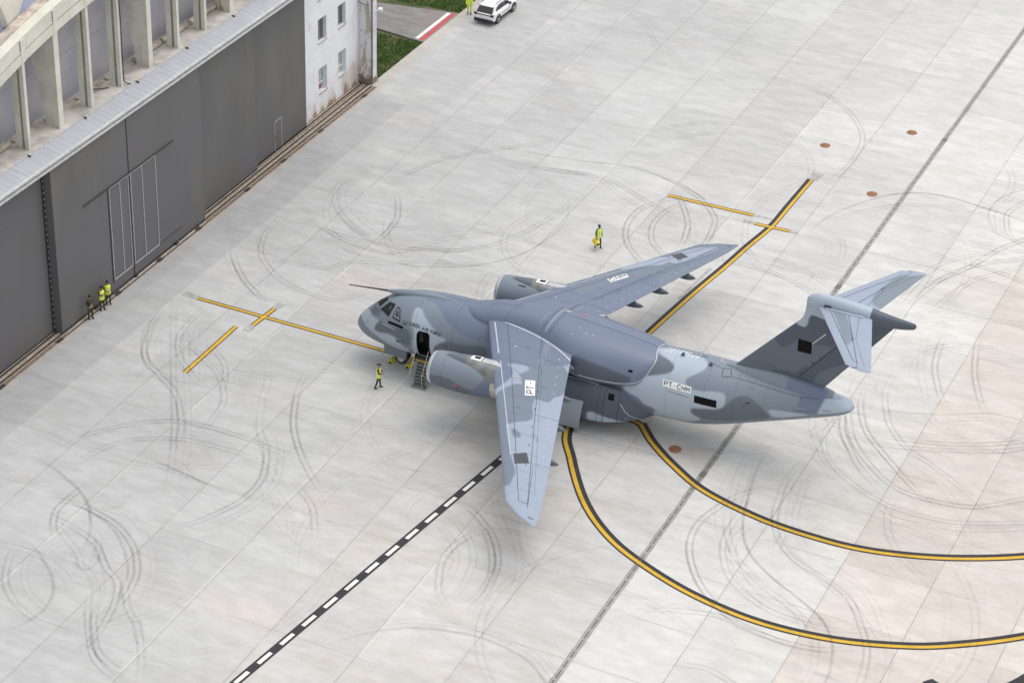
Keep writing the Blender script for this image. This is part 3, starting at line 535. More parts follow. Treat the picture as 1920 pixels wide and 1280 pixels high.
# white end wall with real window openings
X1,X0=-80.92,-81.35
wins=[(141.95,143.12,1.62,3.62,1),(145.0,146.15,1.75,3.75,2),(141.95,143.22,5.75,7.65,0),(145.0,146.2,5.8,7.6,0),(141.95,143.22,9.2,11.2,0),(145.0,146.2,9.2,11.2,0)]
mb=MB();yb=[139.45,141.95,143.12,145.0,146.15,148.2]
def col(y0,y1,holes):
    z=0
    for a,b in holes: mb.box(X0,X1,y0,y1,z,a);z=b
    mb.box(X0,X1,y0,y1,z,12.0)
col(139.45,141.95,[]);col(141.95,143.22,[(1.62,3.62),(5.75,7.65),(9.2,11.2)]);col(143.22,145.0,[]);col(145.0,146.2,[(1.75,3.75),(5.8,7.6),(9.2,11.2)]);col(146.2,148.2,[])
hb(mb,'white_wall',M_WALL)
for y0,y1,z0,z1,kd in wins:
    if y0<144: y1=143.22
    else: y1=146.2
    mb=MB();x=X0+.12;fw=.07
    for a,b,c,d in ((y0,y0+fw,z0,z1),(y1-fw,y1,z0,z1),(y0+fw,y1-fw,z0,z0+fw),(y0+fw,y1-fw,z1-fw,z1)): mb.box(x-.05,x+.03,a,b,c,d)
    if kd: mb.box(x-.05,x+.03,y0+fw,y1-fw,z0+.58,z0+.68)
    else: mb.box(x-.05,x+.03,(y0+y1)/2-.04,(y0+y1)/2+.04,z0+fw,z1-fw)
    w=hb(mb,'window',[M_FRAME if kd else plain('weathered_grey_frame',(.30,.29,.28),.7) if 'weathered_grey_frame' not in bpy.data.materials else bpy.data.materials['weathered_grey_frame']])
    mb=MB();mb.box(x-.02,x,y0+fw,y1-fw,z0+fw,z1-fw);hb(mb,'pane',[M_PANE if kd else M_PANED],w)
    mb=MB();mb.box(X0+.1,X1+.06,y0-.05,y1+.05,z0-.07,z0-.005);hb(mb,'sill',[plain('stone_sill',(.36,.34,.32),.8) if 'stone_sill' not in bpy.data.materials else bpy.data.materials['stone_sill']],w)
    if kd==1:
        mb=MB();mb.box(x+.002,x+.012,y0+.12,y1-.35,z0+.12,z0+.5);hb(mb,'red_curtain',plain('red_cloth',(.30,.10,.12),.9,0,.5,8.),w)
mb=MB();mb.box(-81.35,-79.86,148.25,149.2,0,12.0,0);mb.box(-79.855,-79.835,148.42,149.17,0.2,12.0,1);mb.box(-79.85,-79.78,148.3,149.22,0,.5,0)
hb(mb,'corner_pier',[M_PIER,plain('pier_white_face',(.62,.63,.67),.8,0,.12,.8)])
mb=MB();mb.tube([(-79.80,148.36,.1),(-79.80,148.36,11.9)],.06,10)
for z in (2,4.5,7,9.5): mb.box(-79.88,-79.72,148.27,148.45,z,z+.06)
hb(mb,'downpipe',M_PIPE,smooth=True,angle=50)
mb=MB();mb.tube([(-81.0,148.1,6.9),(-80.3,148.0,6.75),(-79.95,148.2,6.7)],.025,6);hb(mb,'bracket',M_IRON)
mb=MB();mb.tube([(-79.84,148.9,6.0),(-79.7,149.4,5.95)],.03,6);mb.box(-79.8,-79.5,149.3,149.6,5.85,6.05);hb(mb,'wall_lamp',M_FRAME);mb=MB();mb.tube([(-79.84,148.9,10.3),(-79.6,149.5,10.3)],.03,6);mb.box(-79.8,-79.3,149.4,150.0,10.2,10.35)
hb(mb,'wall_lamp',M_FRAME)

# ---------------------------------------------------------------- transport aircraft
# local frame while modelling: x aft from the nose tip, y to port, z up (flipped to Blender's handedness when built)
# stations along the fuselage: x, top z, bottom z, half width
HST=np.array([(0,2.27,2.19,.04),(.06,2.52,1.98,.30),(.2,2.78,1.82,.50),(.5,3.15,1.62,.80),(.95,3.58,1.43,1.10),(1.6,4.12,1.30,1.42),
(2.2,4.55,1.22,1.64),(3.1,4.96,1.18,1.88),(4.2,5.24,1.17,2.02),(5.4,5.38,1.17,2.08),(7,5.43,1.17,2.1),(9,5.45,1.17,2.1),(14,5.45,1.17,2.1),(19,5.47,1.17,2.1),
(21,5.55,1.17,2.1),(22.5,5.58,1.24,2.08),(24,5.57,1.55,2.02),(25.8,5.53,2.15,1.88),(27.5,5.45,2.75,1.62),(29,5.34,3.26,1.32),(30.5,5.24,3.80,1.05),(31.4,5.14,4.12,.80),(32.0,4.98,4.40,.50),(32.2,4.80,4.62,.16)])
def _mono(xs,ys,x):
    # monotone-ish cubic (Hermite with finite-difference slopes)
    h=np.diff(xs);d=np.diff(ys)/h
    m=np.zeros(len(xs));m[0]=d[0];m[-1]=d[-1]
    for i in range(1,len(xs)-1):
        m[i]=0 if d[i-1]*d[i]<=0 else 2*d[i-1]*d[i]/(d[i-1]+d[i])
    i=np.clip(np.searchsorted(xs,x)-1,0,len(xs)-2)
    t=(x-xs[i])/h[i];t2=t*t;t3=t2*t
    return ys[i]*(2*t3-3*t2+1)+m[i]*h[i]*(t3-2*t2+t)+ys[i+1]*(-2*t3+3*t2)+m[i+1]*h[i]*(t3-t2)
def hull(x):
    t=_mono(HST[:,0],HST[:,1],x);b=_mono(HST[:,0],HST[:,2],x);w=_mono(HST[:,0],HST[:,3],x)
    return (t+b)/2,(t-b)/2,w
def hp(x,th,off=0.0):
    zc,h,w=hull(np.asarray(x,float));th=np.asarray(th,float)
    y=(w+off)*np.cos(th);z=zc+(h+off)*np.sin(th)
    return np.stack([np.broadcast_to(x,y.shape),y,z],-1)

FUS= [('D',[[4.83,70.3],[5.49,74.6],[6.07,60.7],[6.76,42.6],[7.52,31.0],[8.29,24.4],[9.36,24.4],[10.61,23.3],[13.12,37.1],[11.74,121.9],[8.24,121.8],[5.0,104.7]]),('L',[[4.5,55.9],[4.84,57.4],[5.33,41.2],[5.91,28.3],[6.54,16.0],[7.11,10.1],[6.41,0.5],[6.13,-9.9],[6.07,-23.7],[5.2,-55.4],[4.56,-38.3],[4.61,-19.9],[4.79,10.0],[4.47,27.5],[4.47,44.3]]),('L',[[0.18,64.0],[0.6,93.4],[1.13,52.3],[1.59,32.9],[2.19,25.2],[1.82,12.3],[1.84,-1.8],[2.39,-3.1],[2.92,-0.9],[3.61,-8.3],[3.9,-27.3],[4.45,-29.5],[3.85,-54.9],[2.33,-20.7],[1.0,3.8]]),('M2',[[1.25,66.7],[1.54,67.9],[2.2,37.0],[1.79,35.4],[1.13,52.3]]),('M2',[[2.19,25.2],[2.89,13.2],[3.78,14.6],[4.33,17.3],[4.61,3.9],[4.53,-17.1],[4.03,-21.7],[3.61,-5.3],[2.92,0.6],[2.39,-3.1],[1.84,0.1],[1.87,12.4]]),('M2',[[6.23,-3.6],[7.1,12.5],[8.01,8.8],[9.75,17.8],[9.82,-6.4],[8.02,-9.4],[7.13,-7.8],[6.1,-16.3]]),('M2',[[17.0,57.2],[19.9,79.9],[20.16,75.8],[21.12,67.9],[21.51,59.1],[21.38,46.4],[20.43,36.5],[18.42,24.7],[17.9,-0.4],[16.43,-55.6],[15.46,-31.2]]),('L',[[18.44,22.2],[20.43,36.8],[21.38,46.4],[21.49,58.9],[21.0,68.8],[20.14,77.6],[19.93,93.3],[21.3,102.4],[22.87,94.3],[23.38,75.2],[23.11,59.0],[22.43,45.7],[22.29,37.8],[22.6,28.7],[23.34,27.0],[24.22,31.2],[24.83,31.1],[25.01,19.4],[24.89,2.4],[24.4,-2.4],[23.39,-2.5],[22.9,-4.5],[23.09,-18.3],[23.78,-28.6],[21.59,-57.2],[18.32,-55.7],[18.74,-56.2],[20.62,-34.3],[20.72,-22.7],[19.93,-17.5],[19.73,-6.4],[18.65,1.9]]),('D',[[18.44,22.2],[18.65,1.9],[19.73,-6.4],[19.93,-17.5],[20.72,-22.7],[20.62,-34.3],[19.81,-56.4],[18.74,-56.2],[18.33,-14.3],[17.39,19.7]]),('M2',[[22.88,-4.6],[23.39,-2.5],[24.4,-2.4],[24.89,2.4],[25.31,20.4],[25.82,32.6],[26.43,30.3],[27.12,11.9],[27.24,3.4],[27.74,-18.6],[27.42,-33.1],[24.27,-31.9],[23.38,-23.7],[23.01,-14.8]]),('D',[[29.16,76.0],[30.64,105.1],[30.59,50.8],[30.44,9.9],[30.18,-9.6],[28.68,-2.1],[29.19,19.6]]),('L',[[30.52,120.3],[32.02,146.4],[35.92,34.7],[30.55,-12.7],[30.32,-3.4],[30.57,42.7]]),('L',[[27.47,6.1],[28.67,0.9],[30.19,-12.7],[28.68,-24.8],[27.83,-22.6],[27.64,-6.0]])]
FIN= [('L',[[28.62,12.19],[30.01,12.93],[32.73,12.48],[32.86,11.98],[32.67,11.23],[31.58,11.1],[30.03,11.39],[30.02,10.14],[29.44,10.3],[29.02,10.27],[28.96,9.47],[28.69,9.34],[28.18,9.5],[28.5,9.9],[28.77,10.75]]),('D',[[27.02,8.24],[28.18,9.5],[28.69,9.34],[28.96,9.47],[29.02,10.27],[29.44,10.3],[30.02,10.14],[30.87,8.68],[30.47,8.45],[29.97,8.48],[29.36,8.31],[28.62,8.67],[28.11,8.05],[27.72,7.67],[27.28,7.83]]),('D',[[28.87,6.01],[28.98,6.36],[30.81,8.58],[31.92,7.97],[31.75,7.61],[30.77,6.94],[30.26,6.39],[30.31,5.84],[30.47,5.65],[28.61,5.78]]),('D',[[27.02,5.9],[27.28,6.18],[28.0,6.21],[28.57,6.17],[29.07,6.87],[29.37,6.79],[28.75,5.81],[26.84,5.53]])]
PW= [('D',[[8.67,1.4],[14.36,-0.17],[15.59,2.56],[15.11,3.31],[14.38,3.99],[13.8,4.5],[12.17,4.9],[13.17,5.41],[13.88,6.21],[13.26,6.65],[12.65,6.54],[12.77,7.57],[11.97,7.54]]),('M',[[12.17,4.9],[13.8,4.5],[15.11,3.31],[16.11,4.38],[16.42,6.24],[15.92,6.63],[15.98,7.31],[14.95,7.21],[15.22,7.99],[15.11,8.38],[15.72,9.18],[14.62,9.81],[14.21,9.11],[13.88,6.21],[13.17,5.41]]),('M',[[13.26,6.65],[13.88,6.21],[15.22,7.99],[15.76,9.26],[14.62,9.81],[14.01,10.93],[12.52,8.03]]),('M',[[14.81,10.25],[15.31,10.39],[15.76,10.81],[15.28,11.09]]),('M',[[12.71,7.95],[13.93,9.22],[15.87,12.71],[16.69,13.87],[16.63,14.22],[16.75,14.99],[16.24,15.04]])]
SW= [('L',[[11.83,-7.18],[12.33,-7.76],[13.01,-7.66],[12.46,-6.98],[11.9,-7.0]]),('L',[[13.61,-9.66],[14.26,-10.89],[15.83,-13.16],[16.42,-12.55],[16.06,-11.5],[15.48,-11.07],[14.58,-10.01],[14.39,-9.55]]),('L',[[15.94,-13.11],[17.05,-15.49],[18.4,-16.44],[18.38,-15.68],[17.41,-13.39],[16.98,-12.53],[16.41,-12.06]]),('D',[[13.07,-4.06],[13.95,-6.39],[15.08,-8.68],[16.44,-10.43],[17.05,-8.25],[15.77,-3.04],[13.77,-2.28]]),('D',[[9.54,-6.04],[11.54,-6.08],[13.64,-3.96],[16.04,-2.34],[12.2,-1.78],[9.61,-1.56]])]
TP= [('M',[[30.12,0.19],[31.1,0.25],[31.8,1.77],[32.42,3.03],[32.24,4.14],[31.56,2.67],[30.8,1.19]]),('D',[[32.51,-3.87],[32.53,-5.0],[33.02,-5.1],[34.22,-6.25],[34.42,-5.5],[32.96,-1.33],[31.7,-1.67]])]

TONE={'L':(.365,.430,.505),'M':(.182,.225,.270),'M2':(.112,.138,.168),'D':(.138,.172,.250),'LW':(.285,.335,.425),'MW':(.152,.190,.245),'DF':(.075,.094,.128)}  # DF is D darkened for shaded sides; also colours the dark tail cone
def chaikin(p,k=3):
    p=np.array(p,float)
    for _ in range(k):
        q=np.roll(p,-1,0);p=np.stack([.75*p+.25*q,.25*p+.75*q],1).reshape(-1,2)
    return p
def inside(pts,poly):
    x,y=pts[:,0],pts[:,1];c=np.zeros(len(pts),bool);n=len(poly)
    for i in range(n):
        x1,y1=poly[i];x2,y2=poly[(i+1)%n]
        if y1==y2: continue
        m=((y1>y)!=(y2>y))&(x<(x2-x1)*(y-y1)/(y2-y1)+x1);c^=m
    return c
def paint(pts,polys,default,e=(.035,.035)):
    col=np.tile(np.array(TONE[default]),(len(pts),1))
    for t,p in polys:
        p=chaikin(p,2);lo,hi=p.min(0)-.2,p.max(0)+.2
        if e[1]>.5: lo[1]-=3;hi[1]+=3
        k=np.where(((pts>=lo)&(pts<=hi)).all(1))[0];q=pts[k];cov=np.zeros(len(k))
        for dx,dy in ((0,0),(1,0),(-1,0),(0,1),(0,-1),(.7,.7),(-.7,.7),(.7,-.7),(-.7,-.7)): cov+=inside(q+np.array((dx*e[0],dy*e[1])),p)/9.
        col[k]=col[k]*(1-cov[:,None])+np.array(TONE[t])*cov[:,None]
    return col
def paint_mat(name,rough=.42,flat=None):
    n=Nd(name,rough,spec=.45);P=n.coord();c=n.attr('paint') if flat is None else flat
    f=n.noise(n.scale(P,(.35,1.2,1.2)),1.,5,.6);g=n.noise(P,.35,3)
    v=n.math('ADD',n.math('ADD',.88,n.math('MULTIPLY',f,.14)),n.math('MULTIPLY',g,.10))
    t=n.t.nodes.new('ShaderNodeCombineXYZ')
    for i in range(3): n.put(t.inputs[i],v)
    n.base(n.mix(1.,c,t.outputs[0],'MULTIPLY'));n.put(n.b.inputs['Roughness'],n.ss(f,.3,.7,rough-.08,rough+.12));return n.m
M_P=paint_mat('camouflage_paint');M_PL=plain('panel_line',(.045,.05,.065),.7);M_HL=plain('sealant_and_highlight_line',(.50,.54,.60),.5)
M_LN=plain('faint_walkway_line',(.26,.30,.38),.6);M_BK=plain('black_patch',(.006,.006,.007),.8,spec=.15);M_PW=plain('white_plate',(.78,.79,.80),.5,0,.04);M_DG=plain('dark_grey_patch',(.055,.062,.075),.6)
M_GL=plain('cockpit_glass',(.012,.016,.018),.08,0,.3,4.,.7);M_MET=plain('bare_metal',(.52,.50,.43),.38,.45,.12,2.);M_LIP=plain('polished_lip',(.55,.57,.60),.3,.6,.06)
M_TYRE=plain('tyre',(.025,.025,.026),.85);M_HUB=plain('wheel_hub',(.55,.55,.56),.5,.2);M_DARK=plain('dark_void',(.012,.012,.012),.95);M_RD=plain('red_mark',(.55,.10,.13),.6)
AC=empty('aircraft',(-62.0,113.455,0),R(2.195),label='camouflaged grey twin-jet transport plane with T-tail, its crew door open',cat='aircraft')
class AB(MB):
    def build(s,name,mats,parent=AC,smooth=True,angle=None):
        s.v=[(x,-y,z) for x,y,z in s.v];return MB.build(s,name,mats,parent,smooth,None,angle)
# --- surfaces: functions (u,v,off) -> 3D
def S_hull(x,th,off=0.): return hp(x,np.radians(th),off)
def wLE(y): y=np.abs(y);return np.where(y<16.15,8.77+.511*y,17.02+np.maximum(0,y-16.15)*1.32+np.maximum(0,y-17.0)*.8)
def wTE(y): y=np.abs(y);return np.where(y<16.,14.72+.275*y,19.12+(y-16.)*.16)
def af(t): t=np.clip(t,0,1);return 5*(.2969*np.sqrt(t)-.126*t-.3516*t**2+.2843*t**3-.1016*t**4)
def wz(y): return 5.06-.097*(np.abs(y)-2.6)
def S_wing(x,y,off=0.):
    x=np.asarray(x,float);y=np.asarray(y,float);le=wLE(y);c=wTE(y)-le;t=(x-le)/c;tc=.115-.03*np.abs(y)/17.5
    return np.stack([x,y+0*x,wz(y)+tc*c*af(t)*.95+.02*(1-t)+off],-1)
def fLE(z): return np.where(z<9.75,24.75+(z-5.6)*.893,28.456+.30*(1-np.exp(-np.maximum(0,z-9.75)*3.0)))
def fTE(z): return 30.25+(z-5.5)*.727
def fth(x,z):
    le=fLE(z);c=fTE(z)-le;s=np.clip((np.asarray(z,float)-10.1)/1.1,0,1);return .052*c*af((x-le)/c)*(1+1.0*s*s*(3-2*s))
def S_fin(x,z,off=0.): x=np.asarray(x,float);z=np.asarray(z,float);return np.stack([x,fth(x,z)+off+0*z,z+0*x],-1)
def tLE(y): y=np.abs(y);return 29.35+.585*y+np.maximum(0,y-5.75)*2.2
def tTE(y): return 32.62+.27*np.abs(y)
def S_tail(x,y,off=0.):
    x=np.asarray(x,float);y=np.asarray(y,float);le=tLE(y);c=tTE(y)-le;return np.stack([x,y+0*x,11.12+.05*c*af((x-le)/c)+off],-1)
def ribbon(mb,S,pts,w,mi,off=.008,sm=True,step=.15):
    """thin raised line following a surface"""
    P=smooth_line(pts,step if S is not S_hull else 1.) if sm else np.array(pts,float)
    if not sm or S is S_hull:
        Q=[]
        for i in range(len(P)-1):
            k=max(2,int(np.linalg.norm(S(*P[i])-S(*P[i+1]))/.15)) if True else 2
            for t in np.arange(k)/k: Q.append(P[i]*(1-t)+P[i+1]*t)
        Q.append(P[-1]);P=np.array(Q)
    A=S(P[:,0],P[:,1],off);e=1e-3 if S is not S_hull else 1e-2
    N=np.cross(S(P[:,0]+e,P[:,1],off)-S(P[:,0]-e,P[:,1],off),S(P[:,0],P[:,1]+e,off)-S(P[:,0],P[:,1]-e,off));N/=np.linalg.norm(N,axis=1)[:,None]+1e-12
    T=np.gradient(A,axis=0);D=np.cross(N,T);D/=np.linalg.norm(D,axis=1)[:,None]+1e-12
    k=len(A);mb.add(list(map(tuple,A+D*w/2))+list(map(tuple,A-D*w/2)),[(i,i+1,k+i+1,k+i) for i in range(k-1)],mi)
def patch(mb,S,q,mi,off=.01,n=8):
    """quad patch a-b-c-d laid on a surface"""
    a,b,c,d=[np.array(p,float) for p in q];v=[]
    for i in range(n+1):
        for j in range(n+1):
            s,t=i/n,j/n;p=(a*(1-s)+b*s)*(1-t)+(d*(1-s)+c*s)*t;v.append(tuple(S(p[0],p[1],off)))
    mb.add(v,[(i*(n+1)+j,(i+1)*(n+1)+j,(i+1)*(n+1)+j+1,i*(n+1)+j+1) for i in range(n) for j in range(n)],mi)
GLY={'P':[[(0,0),(0,1),(.8,1),(1,.85),(1,.6),(.8,.45),(0,.45)]],'T':[[(0,1),(1,1)],[(.5,1),(.5,0)]],'-':[[(.15,.48),(.85,.48)]],'C':[[(1,.82),(.75,1),(.25,1),(0,.78),(0,.22),(.25,0),(.75,0),(1,.18)]],
'N':[[(0,0),(0,1),(1,0),(1,1)]],'M':[[(0,0),(0,1),(.5,.35),(1,1),(1,0)]],'Z':[[(0,1),(1,1),(0,0),(1,0)]],'E':[[(1,1),(0,1),(0,0),(1,0)],[(0,.52),(.8,.52)]],'H':[[(0,0),(0,1)],[(1,0),(1,1)],[(0,.5),(1,.5)]],
'A':[[(0,0),(.5,1),(1,0)],[(.2,.33),(.8,.33)]],'I':[[(.5,0),(.5,1)]],'R':[[(0,0),(0,1),(.8,1),(1,.85),(1,.62),(.8,.48),(0,.48)],[(.5,.48),(1,0)]],'F':[[(0,0),(0,1),(1,1)],[(0,.52),(.8,.52)]],'O':[[(.25,0),(0,.22),(0,.78),(.25,1),(.75,1),(1,.78),(1,.22),(.75,0),(.25,0)]],' ':[]}
def strokes(mb,S,body,q,mi,w=.04,off=.018,gap=.38):
    """block lettering drawn with strokes: a-b baseline, d-c cap line"""
    a,b,c,d=[np.array(p,float) for p in q];adv=1/(len(body)*(1+gap)-gap)
    for i,ch in enumerate(body):
        for st in GLY[ch]:
            wd=.55 if ch=='-' else 1.;P=[]
            for s,t in st:
                s=(i*(1+gap)+(.5+(s-.5)*wd))*adv;P.append((a*(1-s)+b*s)*(1-t)+(d*(1-s)+c*s)*t)
            ribbon(mb,S,P,w,mi,off=off,sm=False)
def text(mb,S,body,q,mi,off=.016,bold=.0):
    """lettering: a-b is the baseline, d-c the cap line"""
    cu=bpy.data.curves.new('t','FONT');cu.body=body;cu.resolution_u=3;cu.offset=bold;cu.space_character=1.12;to=bpy.data.objects.new('t',cu);COL.objects.link(to)
    dg=bpy.context.evaluated_depsgraph_get();me=bpy.data.meshes.new_from_object(to.evaluated_get(dg))
    V=np.array([v.co[:2] for v in me.vertices]);F=[tuple(p.vertices) for p in me.polygons]
    bpy.data.objects.remove(to);bpy.data.meshes.remove(me)
    lo,hi=V.min(0),V.max(0);st=(V-lo)/(hi-lo);a,b,c,d=[np.array(p,float) for p in q]
    s,t=st[:,:1],st[:,1:];P=(a*(1-s)+b*s)*(1-t)+(d*(1-s)+c*s)*t
    mb.add(list(map(tuple,S(P[:,0],P[:,1],off))),F,mi)
# --- fuselage
xs=np.r_[5.02*(np.linspace(0,1,95)**1.7),np.linspace(5.02,5.80,11)[1:],np.linspace(5.80,32.2,420)[1:]]
TH=np.arange(0,360,2.5);nth=len(TH)
XX,TT=np.meshgrid(xs,TH,indexing='ij');V=S_hull(XX.ravel(),TT.ravel())
uv=np.c_[XX.ravel(),np.where(TT.ravel()>270,TT.ravel()-360,TT.ravel())]
m=uv[:,1]>122;uv2=uv.copy();uv2[m,1]=180-uv[m,1];uv2[m,0]=uv[m,0]*.985+.35*np.sin(uv[m,0]*1.3)
col=paint(uv2,FUS+[('DF',[(14.5,-80),(17.6,-80),(18.6,-20),(18.6,20),(17.8,26),(14.5,22)])],'M',(.045,1.6))  # DF area paints the wing's shadow onto the fuselage side
fb=AB();F=[]
for i in range(len(xs)-1):
    for j in range(nth):
        a=TH[j] if TH[j]<180 else TH[j]-360
        if 5.0<(xs[i]+xs[i+1])/2<5.82 and -37.5<=a<15.0: continue
        k=(j+1)%nth;F.append((i*nth+j,i*nth+k,(i+1)*nth+k,(i+1)*nth+j))
fb.add(V,F,0);nv=len(V)
# seams and small external details on the skin
L=lambda pts,w,mi,**k: ribbon(fb,S_hull,pts,w,mi,**k)
for x in (1.25,4.75,7.35): L([(x,t) for t in range(-60,150,10)],.012,1,off=.004)
pr_=random.Random(3)
for t in (8,38,62): L([(6.1,t),(15,t),(20,t)],.010,3,off=.004,sm=False)
for x in (9.1,10.9,21.3,23.6,25.4,27.2): L([(x,t) for t in range(-60,150,10)],.010,1,off=.004)
for i in range(26):
    x,t=pr_.uniform(1.5,28),pr_.choice((pr_.uniform(-25,60),pr_.uniform(60,110)));a=pr_.uniform(.12,.4);b=pr_.uniform(3,8)
    if 3.6<x<7 or 20.8<x<25: continue
    L([(x,t),(x+a,t),(x+a,t+b),(x,t+b),(x,t)],.014,1,off=.005,sm=False)
L([(3.69,97),(3.75,117),(4.3,118),(4.42,97),(3.69,97)],.035,1,sm=False)
L([(24.25,77),(24.75,80),(24.9,62.5),(24.38,59.5),(24.25,77)],.045,1,sm=False)
L([(23.25,85.1),(24.2,76)],.03,1);L([(24.95,64),(26.4,60.5),(27.9,55),(29.23,50.5)],.03,1);L([(29.23,50.5),(30.2,55)],.03,1);L([(29.3,50),(29.25,40)],.03,1)
L([(2.39,18.3),(3.46,9.2)],.035,2)
L([(21.45,19.5),(22.75,16.2)],.05,2);L([(21.45,17.6),(22.75,14.6)],.03,1)
x=2.9
while x<9.2:
    for a,b in ((97,103),(104.5,110)): L([(x,a),(x+.03,b)],.035,3,off=.006,sm=False)
    x+=.23
L([(5.4,93),(7.5,94),(9.4,95)],.02,1)
x=20.55
while x<24.0:
    s=2 if x<22.7 else 3
    L([(x,84),(x+.06,91.5)],.13 if s==2 else .06,s,off=.007,sm=False);L([(x+.08,93.),(x+.14,101)],.13 if s==2 else .06,s,off=.007,sm=False);x+=.27
L([(22.0,96),(23.0,97)],.10,1)
for x,t in ((1.15,48),(1.05,20),(3.9,-14),(6.9,-2),(7.3,122)): patch(fb,S_hull,[(x,t),(x+.12,t),(x+.12,t+3),(x,t+3)],2 if t>30 else 1,n=1)
patch(fb,S_hull,[(3.5,-14.7),(3.76,-17),(3.76,-13.5),(3.5,-11)],4,n=2);patch(fb,S_hull,[(7.2,112),(7.4,112),(7.4,117),(7.2,117)],2,n=1)
patch(fb,S_hull,[(26.2,17),(26.4,16.5),(26.4,18.5),(26.2,19)],4,n=1)
patch(fb,S_hull,[(29.1,12),(29.7,11),(29.7,15),(29.1,16)],3,n=2);patch(fb,S_hull,[(30.6,8),(31.1,7),(31.1,13),(30.6,14)],3,n=2)
fb.col=np.r_[col,np.tile([[.1,.1,.1]],(len(fb.v)-nv,1))]
fus=fb.build('fuselage',[M_P,M_PL,M_HL,M_LN,M_BK],angle=60)
# --- crew door opening, frame, cabin behind it
mb=AB();mb.box(4.7,6.1,.9,.94,1.5,4.1,0);mb.box(4.7,6.1,.94,1.75,1.62,1.70,1);mb.box(4.7,4.74,.94,1.7,1.5,4.1,0);mb.box(6.06,6.1,.94,1.7,1.5,4.1,0)
mb.box(5.5,5.95,.96,1.15,1.7,3.2,1);mb.box(4.8,5.05,1.0,1.3,2.6,3.3,2)
mb.build('cabin_interior',[M_DARK,plain('cabin_floor',(.06,.06,.055),.8),plain('cabin_panel',(.10,.11,.10),.7)],smooth=False)
mb=AB();fr=[(5.0,-38),(5.0,11.5),(5.1,15.2),(5.70,15.2),(5.82,11.5),(5.82,-38),(5.0,-38)]
ribbon(mb,S_hull,fr,.10,0,off=.012,sm=False);ribbon(mb,S_hull,[(4.955,-36),(4.955,11),(5.06,15.4)],.035,1,off=.014,sm=False)
mb.build('door_frame',[M_BK,M_HL])
# --- cockpit windows
W1=[(1.36,87.3),(1.84,59.5),(2.27,73.6),(2.05,87.3)]
W2=[(2.01,50.4),(2.8,33.9),(3.04,58.2),(2.5,66.2)];W3=[(3.11,32.4),(3.71,25.5),(3.49,48.8),(3.26,54)]
for sd in (0,1):
    for w in (W1,W2,W3):
        q=[(x,(180-t) if sd else t) for x,t in w]
        mb=AB();patch(mb,S_hull,q,0,off=.012);ribbon(mb,S_hull,q+[q[0]],.07,1,off=.018,sm=False)
        if w is W3: 
            c=np.mean(np.array(q),0);g=[c+(np.array(p)-c)*.72 for p in q];patch(mb,S_hull,g,4,off=.016);g=[c+(np.array(p)-c)*.52 for p in q];patch(mb,S_hull,g,0,off=.02)
        if w is W2: 
            c=np.mean(np.array(q),0);patch(mb,S_hull,[c+np.array((.0,-4.)),c+np.array((.22,-6)),c+np.array((.26,4.)),c+np.array((.12,6))],3,off=.016)
        mb.build('cockpit_window',[M_GL,M_PL,M_LIP,plain('seat_seen_through_glass',(.05,.06,.06),.5) if 'seat_seen_through_glass' not in bpy.data.materials else bpy.data.materials['seat_seen_through_glass'],M_LN])
for w in ([(1.55,82),(1.35,70),(1.4,62)],[(1.55,98),(1.35,110)]): mb=AB();ribbon(mb,S_hull,w,.03,0,off=.04);mb.build('wiper',M_BK)
# --- lettering and covered insignia
mb=AB();strokes(mb,S_hull,'CZECH AIR FORCE',[(4.40,23.6),(6.60,15.2),(6.60,20.0),(4.40,28.4)],0,.038,gap=.42)
mb.build('lettering',[plain('black_lettering',(.02,.022,.03),.6)]);mb=AB()
E_=[(0,0),(.25,.05),(.3,.3),(.2,.5),(.35,.62),(.5,.95),(.62,.7),(.85,.75),(.8,.45),(1,.5),(.85,.2),(1,.0),(.7,.08),(.62,.3),(.5,.22),(.42,.02)]
def emap(p,o=(3.92,23.6),w=.26,h=4.8): return (o[0]+w*p[0],o[1]+h*p[1]-p[0]*1.3)
ribbon(mb,S_hull,[emap(p) for p in E_]+[emap(E_[0])],.022,0,off=.016,sm=False);ribbon(mb,S_hull,[(3.90,23.2),(4.2,21.6),(4.2,28.2),(3.9,29.8),(3.90,23.2)],.02,0,off=.015,sm=False)
patch(mb,S_hull,[(4.85,26.3),(5.0,25.7),(5.0,27.0),(4.85,27.6)],0,n=1)
mb.build('lion_emblem',bpy.data.materials['black_lettering'])
mb=AB();patch(mb,S_hull,[(2.87,20.4),(3.99,13.6),(4.0,18.6),(2.85,25.7)],0,off=.012);mb.build('black_panel',M_BK)
mb=AB();patch(mb,S_hull,[(21.05,24.0),(22.84,21.0),(22.80,31.8),(21.00,34.6)],0,off=.012);strokes(mb,S_hull,'PT-CNM',[(21.15,26.0),(22.72,23.3),(22.69,29.8),(21.11,32.5)],1,.048,.022,.42);mb.build('registration_plate',[M_PW,bpy.data.materials['black_lettering']])
mb=AB();patch(mb,S_hull,[(23.11,7.3),(24.49,2.0),(24.45,15.8),(23.06,19.5)],0,off=.012);mb.build('black_panel',M_BK)
mb=AB();patch(mb,S_hull,[(23.11,172.7),(24.49,178),(24.45,164.2),(23.06,160.5)],0,off=.012);mb.build('black_panel',M_BK)
# --- paratroop door
mb=AB();Q=[(17.3,-50),(17.55,8),(17.68,12),(18.38,11),(18.5,6),(18.3,-50),(17.3,-50)]
